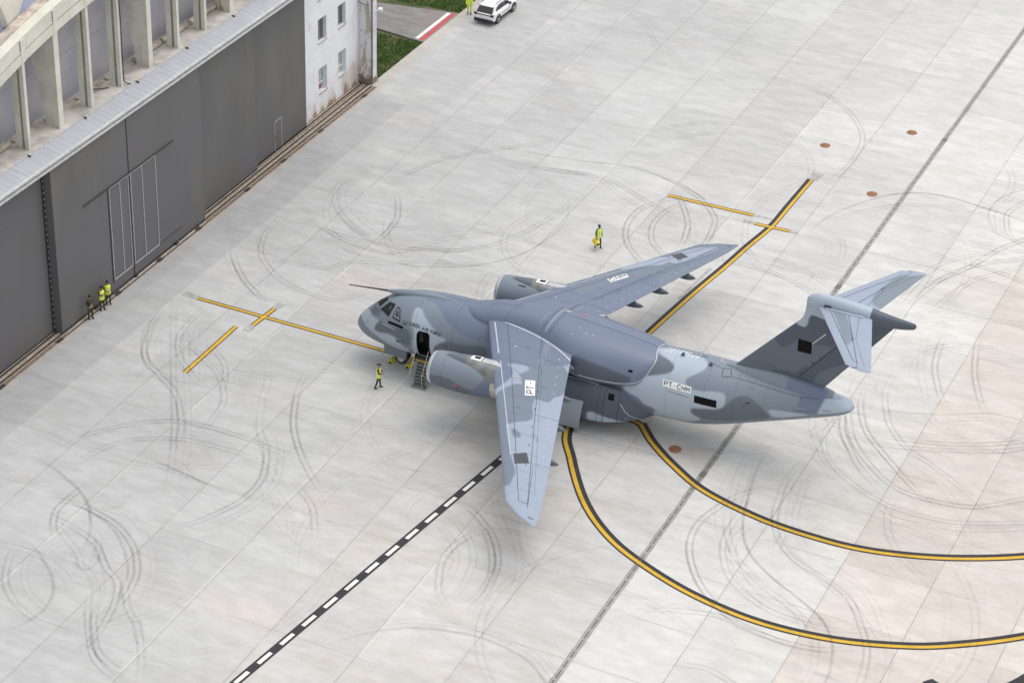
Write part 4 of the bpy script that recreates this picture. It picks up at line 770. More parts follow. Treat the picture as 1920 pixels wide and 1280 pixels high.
# --- wing-to-fuselage fairing
def interp(T,x): T=np.array(T);return np.array([_mono(T[:,0],T[:,k],x) for k in range(1,T.shape[1])])
FT=[(6.4,5.34,.3,4.9),(7.4,5.42,.6,4.9),(8.6,5.68,1.15,4.9),(10,6.05,1.32,4.8),(11.7,6.22,1.42,4.7),(13.4,6.24,1.85,4.4),(15.2,6.13,2.55,4.0),(16.2,6.02,2.62,3.8),(18,5.82,2.42,3.75),(19.2,5.66,2.18,3.9),(19.9,5.55,1.80,4.3),(20.35,5.42,1.2,4.8)]
def S_hump(x,ph,off=0.):
    x=np.asarray(x,float);ph=np.asarray(ph,float);t,w,b=interp(FT,x);c,s=np.cos(np.radians(ph)),np.sin(np.radians(ph))
    return np.stack([x+0*ph,(w+off)*np.sign(c)*np.abs(c)**.82,b+(t-b+off)*np.abs(s)**.82],-1)
fx=np.linspace(6.4,20.35,170);ph=np.linspace(0,180,90)
mb=AB();mb.loft([[tuple(p) for p in S_hump(np.full(90,x),ph)] for x in fx],0,cap=False,closed=False);nv=len(mb.v)
Lh=lambda pts,w,mi,**k: ribbon(mb,S_hump,pts,w,mi,sm=False,**k)
Lh([(10.4,20),(10.6,60),(10.9,90),(11.2,130)],.02,1);Lh([(13.0,40),(13.3,90),(13.5,140)],.035,1);Lh([(13.25,40),(13.55,90),(13.75,140)],.035,2);Lh([(13.55,40),(13.85,90),(14.05,140)],.03,1);Lh([(12.7,50),(13.0,90)],.03,3)
x=14.3
while x<20.0: Lh([(x,94),(x+.05,100)],.035,3);Lh([(x+.06,102),(x+.12,109)],.035,3);x+=.25
Lh([(14.2,92),(17,92),(20.2,92)],.02,1);Lh([(14.2,113),(17,113),(20,113)],.02,1)
x=9.2
while x<11.3: Lh([(x,84),(x+.03,90)],.035,1);x+=.21
patch(mb,S_hump,[(13.75,100),(14.1,100),(14.05,106),(13.75,104)],5,n=3);patch(mb,S_hump,[(14.85,100),(15.05,100),(15.05,105),(14.85,105)],4,n=1)
for x,p in ((15.2,76),(15.7,70),(16.1,72),(14.9,60)): patch(mb,S_hump,[(x,p),(x+.07,p),(x+.07,p+1.5),(x,p+1.5)],2,n=1)
patch(mb,S_hump,[(18.9,24),(19.15,23),(19.15,28),(18.9,29)],6,n=2)
mb.col=np.r_[paint(np.array([(x,p) for x in fx for p in ph]),[('DF',[(15.2,-3),(18.7,-3),(19.3,12),(18.2,22),(16.8,27),(15.2,31)])],'D',(.05,2.)),np.tile([[.1]*3],(len(mb.v)-nv,1))]  # DF band paints the shade under the fairing's overhang into the colour
mb.build('wing_fairing',[M_P,M_PL,M_HL,M_LN,M_RD,M_LIP,M_BK],angle=60)
def edge_of_hump():
    out=[]
    for f in range(3,125,6):
        g=np.linspace(20.34,15.6,240);p=S_hump(g,np.full(240,float(f)));zc,h,w=hull(g);k=np.where((p[:,1]/w)**2+((p[:,2]-zc)/h)**2>1.0)[0]
        if len(k): out.append((float(g[k[0]])-.03,float(f)))
    return out
mb=AB();eh=edge_of_hump();ribbon(mb,S_hump,eh,.06,0,off=.035,sm=False);ribbon(mb,S_hump,[(x,3) for x in np.linspace(15.9,eh[0][0],12)],.05,0,off=.03,sm=False)

mb.build('sealant_edge',M_HL);mb=AB();ribbon(mb,S_hull,[(23.95,113),(23.85,104),(24.0,95),(24.65,87),(26.16,81),(27.7,78),(28.8,78)],.05,0,off=.02);mb.build('sealant_edge',M_HL)
# --- sponson
ST=[(9.6,1.9,.12,2.4,.7),(10.6,1.75,.55,2.3,1.15),(12.,1.75,.93,2.22,1.42),(14,1.75,1.02,2.2,1.48),(16.6,1.75,1.02,2.2,1.48),(17.6,1.75,.92,2.2,1.42),(18.6,1.70,.68,2.22,1.22),(19.4,1.6,.50,2.2,.95),(20.1,1.45,.35,2.1,.6),(20.5,1.3,.2,2.0,.3)]
def S_spon(x,t,off=0.):
    x=np.asarray(x,float);t=np.asarray(t,float);yc,a,zc,h=interp(ST,x);c,s=np.cos(np.radians(t)),np.sin(np.radians(t))
    return np.stack([x+0*t,yc+(a+off)*np.sign(c)*np.abs(c)**.62,zc+(h+off)*np.sign(s)*np.abs(s)**.7],-1)
for sd in (1,-1):
    mb=AB();tt=np.linspace(-90,90,50)
    mb.loft([[tuple(p*np.array((1,sd,1))) for p in S_spon(np.full(50,x),tt)] for x in np.linspace(9.6,20.5,110)],0,cap=False,closed=False);nv=len(mb.v)
    if sd==1:
        ribbon(mb,S_spon,[(17.15,-62),(17.3,0),(17.42,62)],.03,1,off=.006,sm=False)
        ribbon(mb,S_spon,[(17.55,-60),(17.62,-20),(17.72,40),(17.8,58),(18.5,60),(18.6,30),(18.45,-20),(18.4,-60),(17.55,-60)],.05,1,off=.012,sm=False)
        ribbon(mb,S_spon,[(15.0,64),(16.6,62),(17.2,60)],.05,2,off=.012,sm=False);ribbon(mb,S_spon,[(18.62,8),(19.0,-8),(19.4,-30),(19.8,-58)],.04,2,off=.012,sm=False)  # first line is a painted highlight on the top edge; second marks the taper
        patch(mb,S_spon,[(17.9,16),(18.25,14),(18.25,36),(17.9,38)],3,n=4)
    xv=np.array(mb.v)[:nv];c=paint(np.c_[xv[:,0],xv[:,2]],[('M2',[(9,-1),(18.2,-1),(18.4,1.1),(17.6,1.5),(16.6,1.55),(15.6,1.9),(14.4,1.6),(12,2.),(9,1.8)]),('L',[(16.6,-1),(21,-1),(21,1.9),(20.1,1.4),(19.4,1.15),(18.9,1.15),(18.4,1.3),(17.4,1.6),(16.9,1.75),(16.6,1.6)]),('M2',[(18.7,-1),(19.1,-1),(19.2,1.6),(18.8,1.6)])],'DF')  # DF base colour holds the shadow under the wing; M2 and L are camouflage
    mb.col=np.r_[c,np.tile([[.1]*3],(len(mb.v)-nv,1))];mb.build('sponson',[M_P,M_PL,M_HL,M_BK],angle=60)
# --- wings
def wingmesh(sd):
    ys=np.r_[np.linspace(.4,16.1,240),np.linspace(16.15,17.5,22)];nt=84
    ts=(1-np.cos(np.linspace(0,math.pi,nt)))/2
    up=[];v=[];mb=AB()
    rings=[]
    for y in ys:
        le,te=float(wLE(y)),float(wTE(y));te=max(te,le+.12);c=te-le;tc=.115-.03*y/17.5
        x=le+ts*c;z0=float(wz(y));zu=z0+tc*c*af(ts)*.95+.02*(1-ts);zl=z0-tc*c*af(ts)*.55-.012
        rings.append([(a,sd*y,b) for a,b in zip(x,zu)]+[(a,sd*y,b) for a,b in zip(x[::-1],zl[::-1])])
    mb.loft(rings,0);return mb
PWD=[('D',[(8.0,-1),(15.9,-1),(15.9,3.2),(14.6,4.0),(13.8,4.5),(12.4,4.9),(13.0,5.6),(12.9,6.6),(12.3,7.6),(11.4,7.2)]),]
for sd in (1,-1):
    mb=wingmesh(sd);nv=len(mb.v);A=np.array(mb.v);uv=np.c_[A[:,0],A[:,1]]
    S=S_wing
    if sd==1:
        c=paint(uv,[t for t in PW if t[0]=='M'][:2]+[('M',PW[-1][1]),PW[3]],'LW')
        c[:]=paint(uv,[('MW',p) for t,p in [t for t in PW if t[0]=='M'][:2]]+[('MW',PW[-1][1]),('MW',PW[3][1]),('D',PWD[0][1]),('LW',[(12.0,4.9),(13.8,4.55),(13.4,5.6),(12.9,5.2)])],'LW')
    else: c=paint(uv,[({'L':'LW'}.get(t,t),p) for t,p in SW],'MW')
    g=lambda pts,w,mi,**k: ribbon(mb,S,[(x,sd*y) for x,y in pts],w,mi,**k)
    g([(10.7,1.3),(13.02,6.0),(17.72,15.95)],.028,1,sm=False);g([(13.1,1.6),(18.28,16.0)],.028,1,sm=False);g([(17.72,15.95),(18.28,16.0)],.028,1,sm=False)
    g([(9.9,1.35),(11.35,4.1)],.075,2,sm=False);g([(11.75,4.75),(15.75,12.5)],.05,2,sm=False)
    g([(9.6,1.0),(11.2,1.35),(13.0,1.75),(14.4,2.25),(15.5,2.9)],.09,2)
    g([(13.3,1.9),(18.35,15.2)],.012,1,sm=False)
    for k in range(14):
        t=k/13;x,y=14.62+t*3.1,2.3+t*10.3;g([(x,y),(x+.06,y+.11)],.045,2,sm=False,off=.012)
        if k%2: g([(x-.9,y+.2),(x-.82,y+.42)],.04,1,sm=False,off=.012)
    for x,y in ((14.8,3.6),(16.2,8.6),(17.45,12.7)): g([(x-.75,y+.05),(float(wTE(y)),y-.1)],.015,1,sm=False)
    g([(17.3,12.9),(18.4,16.3)],.02,1,sm=False);g([(18.7,16.95),(19.05,17.0)],.06,1,sm=False)
    pr_=random.Random(5)
    for k in range(9):
        y=3.+k*1.5;le,te=float(wLE(y)),float(wTE(y));g([(le+.3,y),(le+(te-le)*.72,y+.05)],.008,1,sm=False)
    for k in range(7):
        y=pr_.uniform(2.5,15);le,te=float(wLE(y)),float(wTE(y));x=le+(te-le)*pr_.uniform(.2,.75);a=pr_.uniform(.08,.25);g([(x,y),(x+a,y+.03),(x+a,y+.03+a),(x,y+a),(x,y)],.012,1,sm=False)
    for k in range(3):
        g([(13.55+.13*k,1.95),(13.95+.13*k,4.3)],.035,3,sm=False)
    patch(mb,S,[(12.0,sd*3.15),(12.1,sd*3.15),(12.1,sd*3.25),(12.0,sd*3.25)],2,n=1)
    mb.col=np.r_[c,np.tile([[.1]*3],(len(mb.v)-nv,1))]
    w=mb.build('wing',[M_P,M_PL,M_HL,M_LN,M_PW],angle=50)
    tb=AB()
    if sd==1:
        patch(tb,S,[(14.93,7.04),(14.41,5.72),(13.85,5.95),(14.39,7.26)],0);strokes(tb,S,'PT-',[(14.80,6.92),(14.38,5.90),(14.02,6.03),(14.42,7.06)],1,.06,.03,.45)
        tb.build('registration_plate',[M_PW,bpy.data.materials['black_lettering']],w)
        tb=AB();patch(tb,S,[(15.86,12.38),(16.53,11.98),(16.99,12.75),(16.27,13.13)],0,off=.015);tb.build('dark_panel',M_DG,w)
    else:
        patch(tb,S,[(14.18,-7.21),(14.88,-8.67),(14.53,-8.99),(13.78,-7.55)],0);strokes(tb,S,'CNM',[(14.15,-7.40),(14.74,-8.60),(14.49,-8.84),(13.88,-7.64)],1,.06,.03,.45)
        tb.build('registration_plate',[M_PW,bpy.data.materials['black_lettering']],w)
        tb=AB();patch(tb,S,[(16.70,-12.91),(17.12,-13.7),(16.53,-14.07),(16.1,-13.32)],0,off=.015);tb.build('dark_panel',M_DG,w)
    for x,y,l in ((15.45,3.1,1.5),(16.35,6.0,1.9),(17.1,8.7,1.8),(17.95,11.7,1.5)):
        fb2=AB();rg=[]
        for t in np.linspace(0,1,14):
            r=.02+.20*math.sin(math.pi*min(1,t*1.02))**.6;xx=x-l*.72+l*t
            rg.append([(xx,sd*y+r*.75*math.cos(a),float(wz(y))-.30-.05*t+r*1.15*math.sin(a)) for a in [2*math.pi*k/12 for k in range(12)]])
        fb2.loft(rg,0);fb2.col=np.tile([TONE['M2']],(len(fb2.v),1));fb2.build('flap_track_fairing',M_P)
# --- engines
for sd in (1,-1):
    ey,ez=sd*5.06,3.70
    def ring(x,r,n=96,dz=0.): return [(x,ey+r*math.cos(t),ez+dz+r*math.sin(t)) for t in [2*math.pi*k/n for k in range(n)]]
    prof=[(7.72,1.045),(7.95,1.085),(8.4,1.12),(9,1.145),(9.8,1.15),(10.6,1.12),(11.0,1.07),(11.35,1.02),(11.58,.985),(11.57,.90)]
    P=smooth_line(prof,.05);mb=AB();mb.loft([ring(a,b) for a,b in P],0,cap=False);nv=len(mb.v)
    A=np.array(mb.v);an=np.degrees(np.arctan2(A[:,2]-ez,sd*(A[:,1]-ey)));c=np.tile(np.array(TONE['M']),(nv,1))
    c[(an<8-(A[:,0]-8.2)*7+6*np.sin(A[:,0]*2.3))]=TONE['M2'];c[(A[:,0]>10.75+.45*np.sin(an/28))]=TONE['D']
    E_S=lambda x,t,off=0.: np.stack([np.asarray(x,float)+0*np.asarray(t),ey+sd*(1.15+off)*np.cos(np.radians(t)),ez+(1.15+off)*np.sin(np.radians(t))],-1)
    if sd==1:
        ribbon(mb,E_S,[(9.3,-16),(9.5,-4),(9.75,-14)],.03,2,off=.02,sm=False)
        ribbon(mb,E_S,[(9.2,-8),(9.9,-10)],.03,2,off=.02,sm=False);ribbon(mb,E_S,[(9.55,-14),(9.55,-26)],.03,1,off=.02,sm=False)
    for x0 in (8.5,):
        ribbon(mb,lambda x,t,off=0.: np.stack([np.asarray(x,float)+0*np.asarray(t),ey+sd*(1.125+off)*np.cos(np.radians(t)),ez+(1.125+off)*np.sin(np.radians(t))],-1),[(x0,t) for t in range(-80,100,10)],.015,1,off=.003,sm=False)
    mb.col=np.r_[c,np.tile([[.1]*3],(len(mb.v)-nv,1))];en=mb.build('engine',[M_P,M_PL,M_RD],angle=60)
    mb=AB();lp=smooth_line([(7.722,1.045),(7.56,1.00),(7.47,.95),(7.50,.90),(7.62,.865),(7.9,.84)],.03);mb.loft([ring(a,b) for a,b in lp],0,cap=False);mb.build('intake_lip',M_LIP,en)
    mb=AB();mb.loft([ring(a,b) for a,b in ((7.9,.84),(8.3,.85),(8.7,.86),(8.75,.3),(8.45,.12),(8.3,.01))],0,cap=False);mb.build('fan_duct',M_DARK,en)
    mb=AB();mb.loft([ring(a,b) for a,b in smooth_line([(11.5,.955),(11.9,.94),(12.4,.86),(12.9,.72),(12.88,.62),(12.4,.6)],.08)],0,cap=False);mb.build('exhaust_nozzle',M_MET,en)
    # pylon saddle: painted nose, bare metal towards the wing
    pt=[(7.95,.05,4.70),(8.4,.26,4.86),(9.0,.46,4.96),(10.0,.64,5.02),(11.0,.80,5.03),(12.0,.93,5.02),(12.9,.9,4.92)]
    def S_pyl(x,t,off=0.):
        x=np.asarray(x,float);t=np.asarray(t,float);w,z=interp(pt,x);c,s=np.cos(np.radians(t)),np.sin(np.radians(t))
        return np.stack([x+0*t,ey+(w+off)*np.sign(c)*np.abs(c)**.8,4.15+(z-4.15+off)*np.abs(s)**.9],-1)
    mb=AB();px=np.linspace(7.95,12.9,50);tt=np.linspace(0,180,30)
    mb.loft([[tuple(p) for p in S_pyl(np.full(30,x),tt)] for x in px],0,cap=False,closed=False);nv=len(mb.v)
    A=np.array(mb.v);nf=len(mb.f)
    for k in range(nf):
        if A[mb.f[k][0],0]>9.75: mb.mi[k]=1
    c=np.tile(np.array(TONE['M2']),(nv,1));c[A[:,0]<8.5]=TONE['M']
    patch(mb,S_pyl,[(10.0,78),(10.7,78),(10.7,116),(10.0,114)],2,off=.012,n=4);patch(mb,S_pyl,[(10.2,88),(10.58,88),(10.58,102),(10.2,102)],3,off=.022,n=2);patch(mb,S_pyl,[(10.78,78),(12.2,80),(12.2,100),(10.78,102)],4,off=.008,n=4)
    mb.col=np.r_[c,np.tile([[.1]*3],(len(mb.v)-nv,1))];mb.build('pylon',[M_P,plain('metal_cowl_%s'%('a' if sd==1 else 'b'),(.22,.225,.228),.36,.5,.25,2.),M_PW,M_BK,M_LIP],en,angle=60)
    if sd==-1:
        mb=AB();ribbon(mb,E_S,[(9.0,118),(9.5,119)],.06,0,off=.02,sm=False);mb.build('vent',M_BK,en)
# --- fin, rudder
def finpart(x0f,x1f,z0,z1,nx=40,nz=70):
    mb=AB();rings=[]
    for z in np.linspace(z0,z1,nz):
        a,b=float(x0f(z)),float(x1f(z));x=np.linspace(a,b,nx) if x0f is not fLE else a+(b-a)*(1-np.cos(np.linspace(0,math.pi/2,nx)))
        t=fth(x,np.full(nx,z));rings.append([(p,q,z) for p,q in zip(x,t)]+[(p,-q,z) for p,q in zip(x[::-1],t[::-1])])
    mb.loft(rings,0);return mb
hng=lambda z: 28.74+(z-5.89)*.77
mb=finpart(fLE,lambda z:hng(z)-.02,5.2,11.35,70,110);nv=len(mb.v);A=np.array(mb.v);FIN=[({'D':'DF'}.get(t,t),p) for t,p in FIN];c=paint(A[:,[0,2]],FIN,'M2')  # fin's D patches painted darker for the side's shade
for z in (6.3,6.6,7.1,7.6,9.0): ribbon(mb,S_fin,[(float(hng(z))-.22,z+.02),(float(hng(z))-.02,z)],.10 if z in (7.1,9.) else .05,1,sm=False)
ribbon(mb,S_fin,[(29.35,8.39),(30.1,9.26)],.07,2,sm=False);text(mb,S_fin,'C-390',[(26.25,6.16),(27.25,6.12),(27.25,6.42),(26.25,6.46)],3,off=.012)
for x,z in ((27.9,8.5),(28.6,9.0)): ribbon(mb,S_fin,[(x,z),(x+.2,z-.05)],.06,3,sm=False)
ribbon(mb,S_fin,[(float(hng(5.75))-.03,5.75),(float(hng(10.4))-.03,10.4)],.07,1,sm=False,off=.012)
mb.col=np.r_[c,np.tile([[.1]*3],(len(mb.v)-nv,1))];fin=mb.build('tail_fin',[M_P,M_PL,M_HL,plain('faint_dark_lettering',(.100,.122,.148),.6)],angle=50)
mb=finpart(lambda z:hng(z)+.03,fTE,5.62,10.62,24,60);A=np.array(mb.v);mb.col=paint(A[:,[0,2]],[('M2',[(29.6,5.3),(29.75,6.4),(30.6,7.1),(32.2,8.0),(33.2,8.9),(31.6,6.8),(30.3,5.3)])],'DF')
mb.build('rudder',M_P,fin,angle=50)
mb=AB();patch(mb,S_fin,[(28.53,7.72),(29.38,7.70),(29.34,8.50),(28.52,8.56)],0,off=.012,n=3);mb.build('black_panel',M_BK,fin)
# fin root fairing
mb=AB();FF=[(23.9,5.50,.05),(24.8,5.72,.34),(26.,5.86,.55),(27.5,5.92,.66),(29.,5.80,.66),(30.3,5.62,.55),(31.2,5.36,.28),(31.6,5.05,.1)]
rg=[]
for x in np.linspace(23.9,31.6,70):
    t,w=interp(FF,x);b=float(t)-.75;rg.append([(x,w*math.copysign(abs(math.cos(a))**.9,math.cos(a)),b+.75*abs(math.sin(a))) for a in np.linspace(0,math.pi,30)])
mb.loft(rg,0,cap=False,closed=False);A=np.array(mb.v);mb.col=paint(np.c_[A[:,0],np.full(len(A),50.)],[('M',[(23,40),(31,40),(31,60),(23,60)])],'L');mb.col[(A[:,0]>28.2)&(A[:,0]<30.6)]=TONE['D'];mb.build('fin_root_fairing',M_P,fin,angle=60)
# bullet and tail cone
def ell(T,x,n=40,e=1.):
    zc,h,w=interp(T,x);return [(x,w*math.cos(a),zc+h*math.sin(a)) for a in [2*math.pi*k/n for k in range(n)]]
BT=[(28.74,11.15,.02,.02),(28.80,11.15,.26,.13),(29.02,11.18,.42,.24),(29.5,11.22,.53,.36),(30.5,11.2,.55,.42),(31.6,11.13,.53,.44),(32.6,11.05,.50,.43)]
mb=AB();mb.loft([ell(BT,x) for x in 28.74+3.86*np.linspace(0,1,60)**1.5],0,cap=False);nv=len(mb.v)
mb.col=np.tile([TONE['L']],(nv,1));mb.build('tail_bullet',M_P,fin,angle=60)
CT=[(32.6,11.05,.50,.43),(33.3,10.98,.44,.36),(34.2,10.97,.33,.26),(34.95,11.0,.22,.17),(35.15,11.02,.16,.12),(35.22,11.03,.05,.04)]
mb=AB();mb.loft([ell(CT,x) for x in np.linspace(32.6,35.22,40)],0,cap=True);mb.col=np.tile([TONE['DF']],(len(mb.v),1));mb.build('tail_cone',M_P,fin,angle=60)
# --- tailplane
for sd in (1,-1):
    mb=AB();rg=[];nt=40;ts=(1-np.cos(np.linspace(0,math.pi,nt)))/2
    for y in np.r_[np.linspace(.1,5.7,60),np.linspace(5.75,6.05,8)]:
        le,te=float(tLE(y)),float(tTE(y));c_=te-le;x=le+ts*c_;zu=11.12+.05*c_*af(ts);zl=11.12-.045*c_*af(ts)-.008
        rg.append([(a,sd*y,b) for a,b in zip(x,zu)]+[(a,sd*y,b) for a,b in zip(x[::-1],zl[::-1])])
    mb.loft(rg,0);nv=len(mb.v);A=np.array(mb.v)
    c=paint(A[:,:2],[('M',TP[0][1])] if sd==1 else [('M',[(32.4,-3.9),(32.75,-4.9),(33.4,-5.3),(34.6,-6.2),(34.6,-.8),(31.9,-.9)])],'LW')
    g=lambda pts,w,mi: ribbon(mb,S_tail,[(x,sd*y) for x,y in pts],w,mi,sm=False)
    g([(30.25,.55),(33.02,5.3)],.03,1);g([(31.35,.5),(33.38,5.7)],.03,1);g([(30.25,.55),(31.35,.5)],.02,1);g([(33.02,5.3),(33.3,5.3)],.02,1)
    g([(31.98,.4),(32.5,2.95),(32.28,2.95)],.02,1);g([(32.55,3.1),(33.7,5.5)],.015,1);g([(32.28,2.95),(32.4,3.3)],.05,1);g([(33.1,5.95),(33.45,5.85)],.06,1)
    mb.col=np.r_[c,np.tile([[.1]*3],(len(mb.v)-nv,1))];tp=mb.build('tailplane',[M_P,M_PL],fin,angle=50)
    mb=AB();mb.prism([(29.75,11.05),(30.0,11.24),(32.2,11.22),(32.5,11.02)],'y',sd*.50,sd*.62,0);mb.box(29.9,30.3,sd*.44,sd*.5,11.1,11.36,1);mb.col=np.tile([TONE['L']],(len(mb.v),1));mb.build('tailplane_seal',[M_P,M_PL],fin,smooth=False)
# --- refuelling probe on the cockpit roof
mb=AB();mb.tube([(-.55,.0,4.66),(-.1,.0,4.70),(1.2,.0,4.83),(2.1,.0,4.92)],[.03,.04,.05,.075],10);mb.tube([(-.7,.0,4.645),(-.5,.0,4.665)],[.02,.045],8);mb.build('refuelling_probe',plain('probe_dark',(.05,.05,.055),.5))
mb=AB();rg=[]
for x,y,z,r in smooth_line([(2.0,0,4.90,.07),(2.5,0,4.96,.17),(3.2,.0,5.05,.25),(4.4,.03,5.22,.26),(5.6,.06,5.33,.2),(6.5,.09,5.38,.09),(6.9,.1,5.39,.02)],.08): rg.append([(x,y+r*math.cos(a),z+r*.85*math.sin(a)) for a in [2*math.pi*k/20 for k in range(20)]])
mb.loft(rg,0);mb.col=np.tile([TONE['M']],(len(mb.v),1));mb.build('probe_fairing',M_P)
for x,t in ((21.6,84),(23.45,76)):
    mb=AB();p=S_hull(x,t,0.);mb.prism([(p[0]-.15,p[2]-.05),(p[0]+.15,p[2]-.05),(p[0]+.12,p[2]+.25),(p[0]+.02,p[2]+.25)],'y',p[1]-.025,p[1]+.025,0)
    mb.build('blade_antenna',plain('antenna_grey',(.10,.12,.15),.6),smooth=False)
# --- landing gear
def wheel(x,y,r,w,name='main_wheel'):
    mb=AB();n=32;pr=[(-w/2,r*.62),(-w/2,r*.88),(-w*.36,r*.985),(0,r),(w*.36,r*.985),(w/2,r*.88),(w/2,r*.62)]
    mb.loft([[(x+b*math.cos(t),y+a,r+b*math.sin(t)) for t in [2*math.pi*k/n for k in range(n)]] for a,b in pr],0)
    o=mb.build(name,M_TYRE,angle=40);mb=AB();mb.loft([[(x+b*math.cos(t),y+a,r+b*math.sin(t)) for t in [2*math.pi*k/20 for k in range(20)]] for a,b in ((-w/2-.012,r*.2),(-w/2-.012,r*.58),(-w/2+.01,r*.62),(w/2-.01,r*.62),(w/2+.012,r*.58),(w/2+.012,r*.2))],0);mb.build('hub',M_HUB,o,angle=40)
wheel(3.12,.26,.40,.24,'nose_wheel');wheel(3.12,-.26,.40,.24,'nose_wheel')
mb=AB();mb.tube([(3.12,0,.4),(3.05,0,1.4)],.09,12);mb.tube([(3.12,-.4,.4),(3.12,.4,.4)],.06,10);mb.tube([(3.1,0,.9),(3.9,0,1.5)],.045,8);mb.build('nose_leg',M_HUB)
for sd in (1,-1):
    mb=AB();mb.prism([(2.05,.70),(3.55,.50),(3.6,1.25),(2.0,1.35)],'y',sd*.50,sd*.54,0);mb.col=np.tile([TONE['M']],(len(mb.v),1));mb.build('nose_gear_door',M_P,smooth=False)
for sd in (1,-1):
    for x in (14.1,15.55): wheel(x,sd*2.30,.56,.42)
    mb=AB();mb.tube([(14.1,sd*2.2,.56),(14.85,sd*2.1,1.1),(15.55,sd*2.2,.56)],.10,10);mb.tube([(14.85,sd*2.1,1.1),(14.85,sd*1.7,2.2)],.14,10);mb.build('main_leg',M_HUB)
    mb=AB();rg=[]
    for z,y in ((2.35,2.80),(1.9,2.90),(1.3,2.95),(.75,2.93),(.35,2.84),(.20,2.70)): rg.append([(14.9,sd*y,z),(16.42-.10*(2.35-z),sd*y,z),(16.42-.10*(2.35-z),sd*(y-.06),z),(14.9,sd*(y-.06),z)])
    mb.loft(rg,0);mb.col=np.tile(np.array([TONE['L']])*.8,(len(mb.v),1));mb.build('main_gear_door',M_P,angle=30)
    mb=AB();mb.box(13.6,16.9,sd*2.0,sd*2.5,1.0,1.3,0);mb.build('gear_bay',M_DARK,smooth=False)
# --- airstair hung from the crew door
mb=AB();T0,T1=np.array((1.78,1.52)),np.array((2.28,.10));n=7
for s in (4.95,5.72):
    mb.prism([(T0[0],T0[1]),(T1[0],T1[1]),(T1[0]+.10,T1[1]+.06),(T0[0]+.10,T0[1]+.14)],'x',s,s+.04,0)
for k in range(n):
    p=T0+(T1-T0)*(k+.5)/n;mb.box(4.98,5.73,p[0]-.02,p[0]+.24,p[1]-.02,p[1]+.02,1)
mb.box(4.86,5.8,T1[0]-.1,T1[0]+.28,.04,.10,1);mb.box(4.86,5.8,T1[0]+.24,T1[0]+.3,.0,.16,0)
st=mb.build('airstair',[plain('stair_frame',(.25,.27,.26),.5,.3,.3,5.),plain('stair_tread',(.14,.155,.15),.7,.1,.5,9.)],smooth=False)
mb=AB()
for s in (4.93,5.77):
    mb.tube([(s,1.95,2.55),(s-.08,2.35,1.7),(s-.18,2.62,.95),(s-.16,2.6,.12)],.022,6);mb.tube([(s-.06,2.3,1.75),(s,2.05,1.1)],.018,6);mb.tube([(s-.15,2.55,1.2),(s,2.2,.5)],.018,6)
mb.build('handrail',plain('handrail_metal',(.55,.55,.54),.4,.5),st)

# ---------------------------------------------------------------- people
def camo_cloth():
    n=Nd('camouflage_cloth',.9,spec=.2);P=n.coord();a=n.ss(n.noise(P,7.,3,.6),.46,.52);b=n.ss(n.noise(n.scale(P,(1,1,1),loc=(5,3,1)),9.,3,.6),.55,.60)
    c=n.mix(a,(.045,.055,.025),(.085,.085,.045));c=n.mix(b,c,(.055,.035,.025));n.base(c);return n.m
M_CAMO=camo_cloth();M_SKIN=plain('skin',(.42,.25,.18),.6,0,.05);M_BOOT=plain('black_boots',(.015,.015,.015),.6);M_HAIR=plain('dark_hair',(.02,.017,.014),.8);M_CAP=plain('dark_green_cap',(.05,.055,.035),.9)
M_VEST=plain('hi_vis_yellow',(.74,.88,.02),.6,0,.10,6.);M_REFL=plain('reflective_strip',(.62,.66,.50),.4);M_HVT=plain('hi_vis_trousers',(.68,.82,.03),.7,0,.12,5.)
M_EYE=plain('eye_dark',(.02,.02,.02),.4)
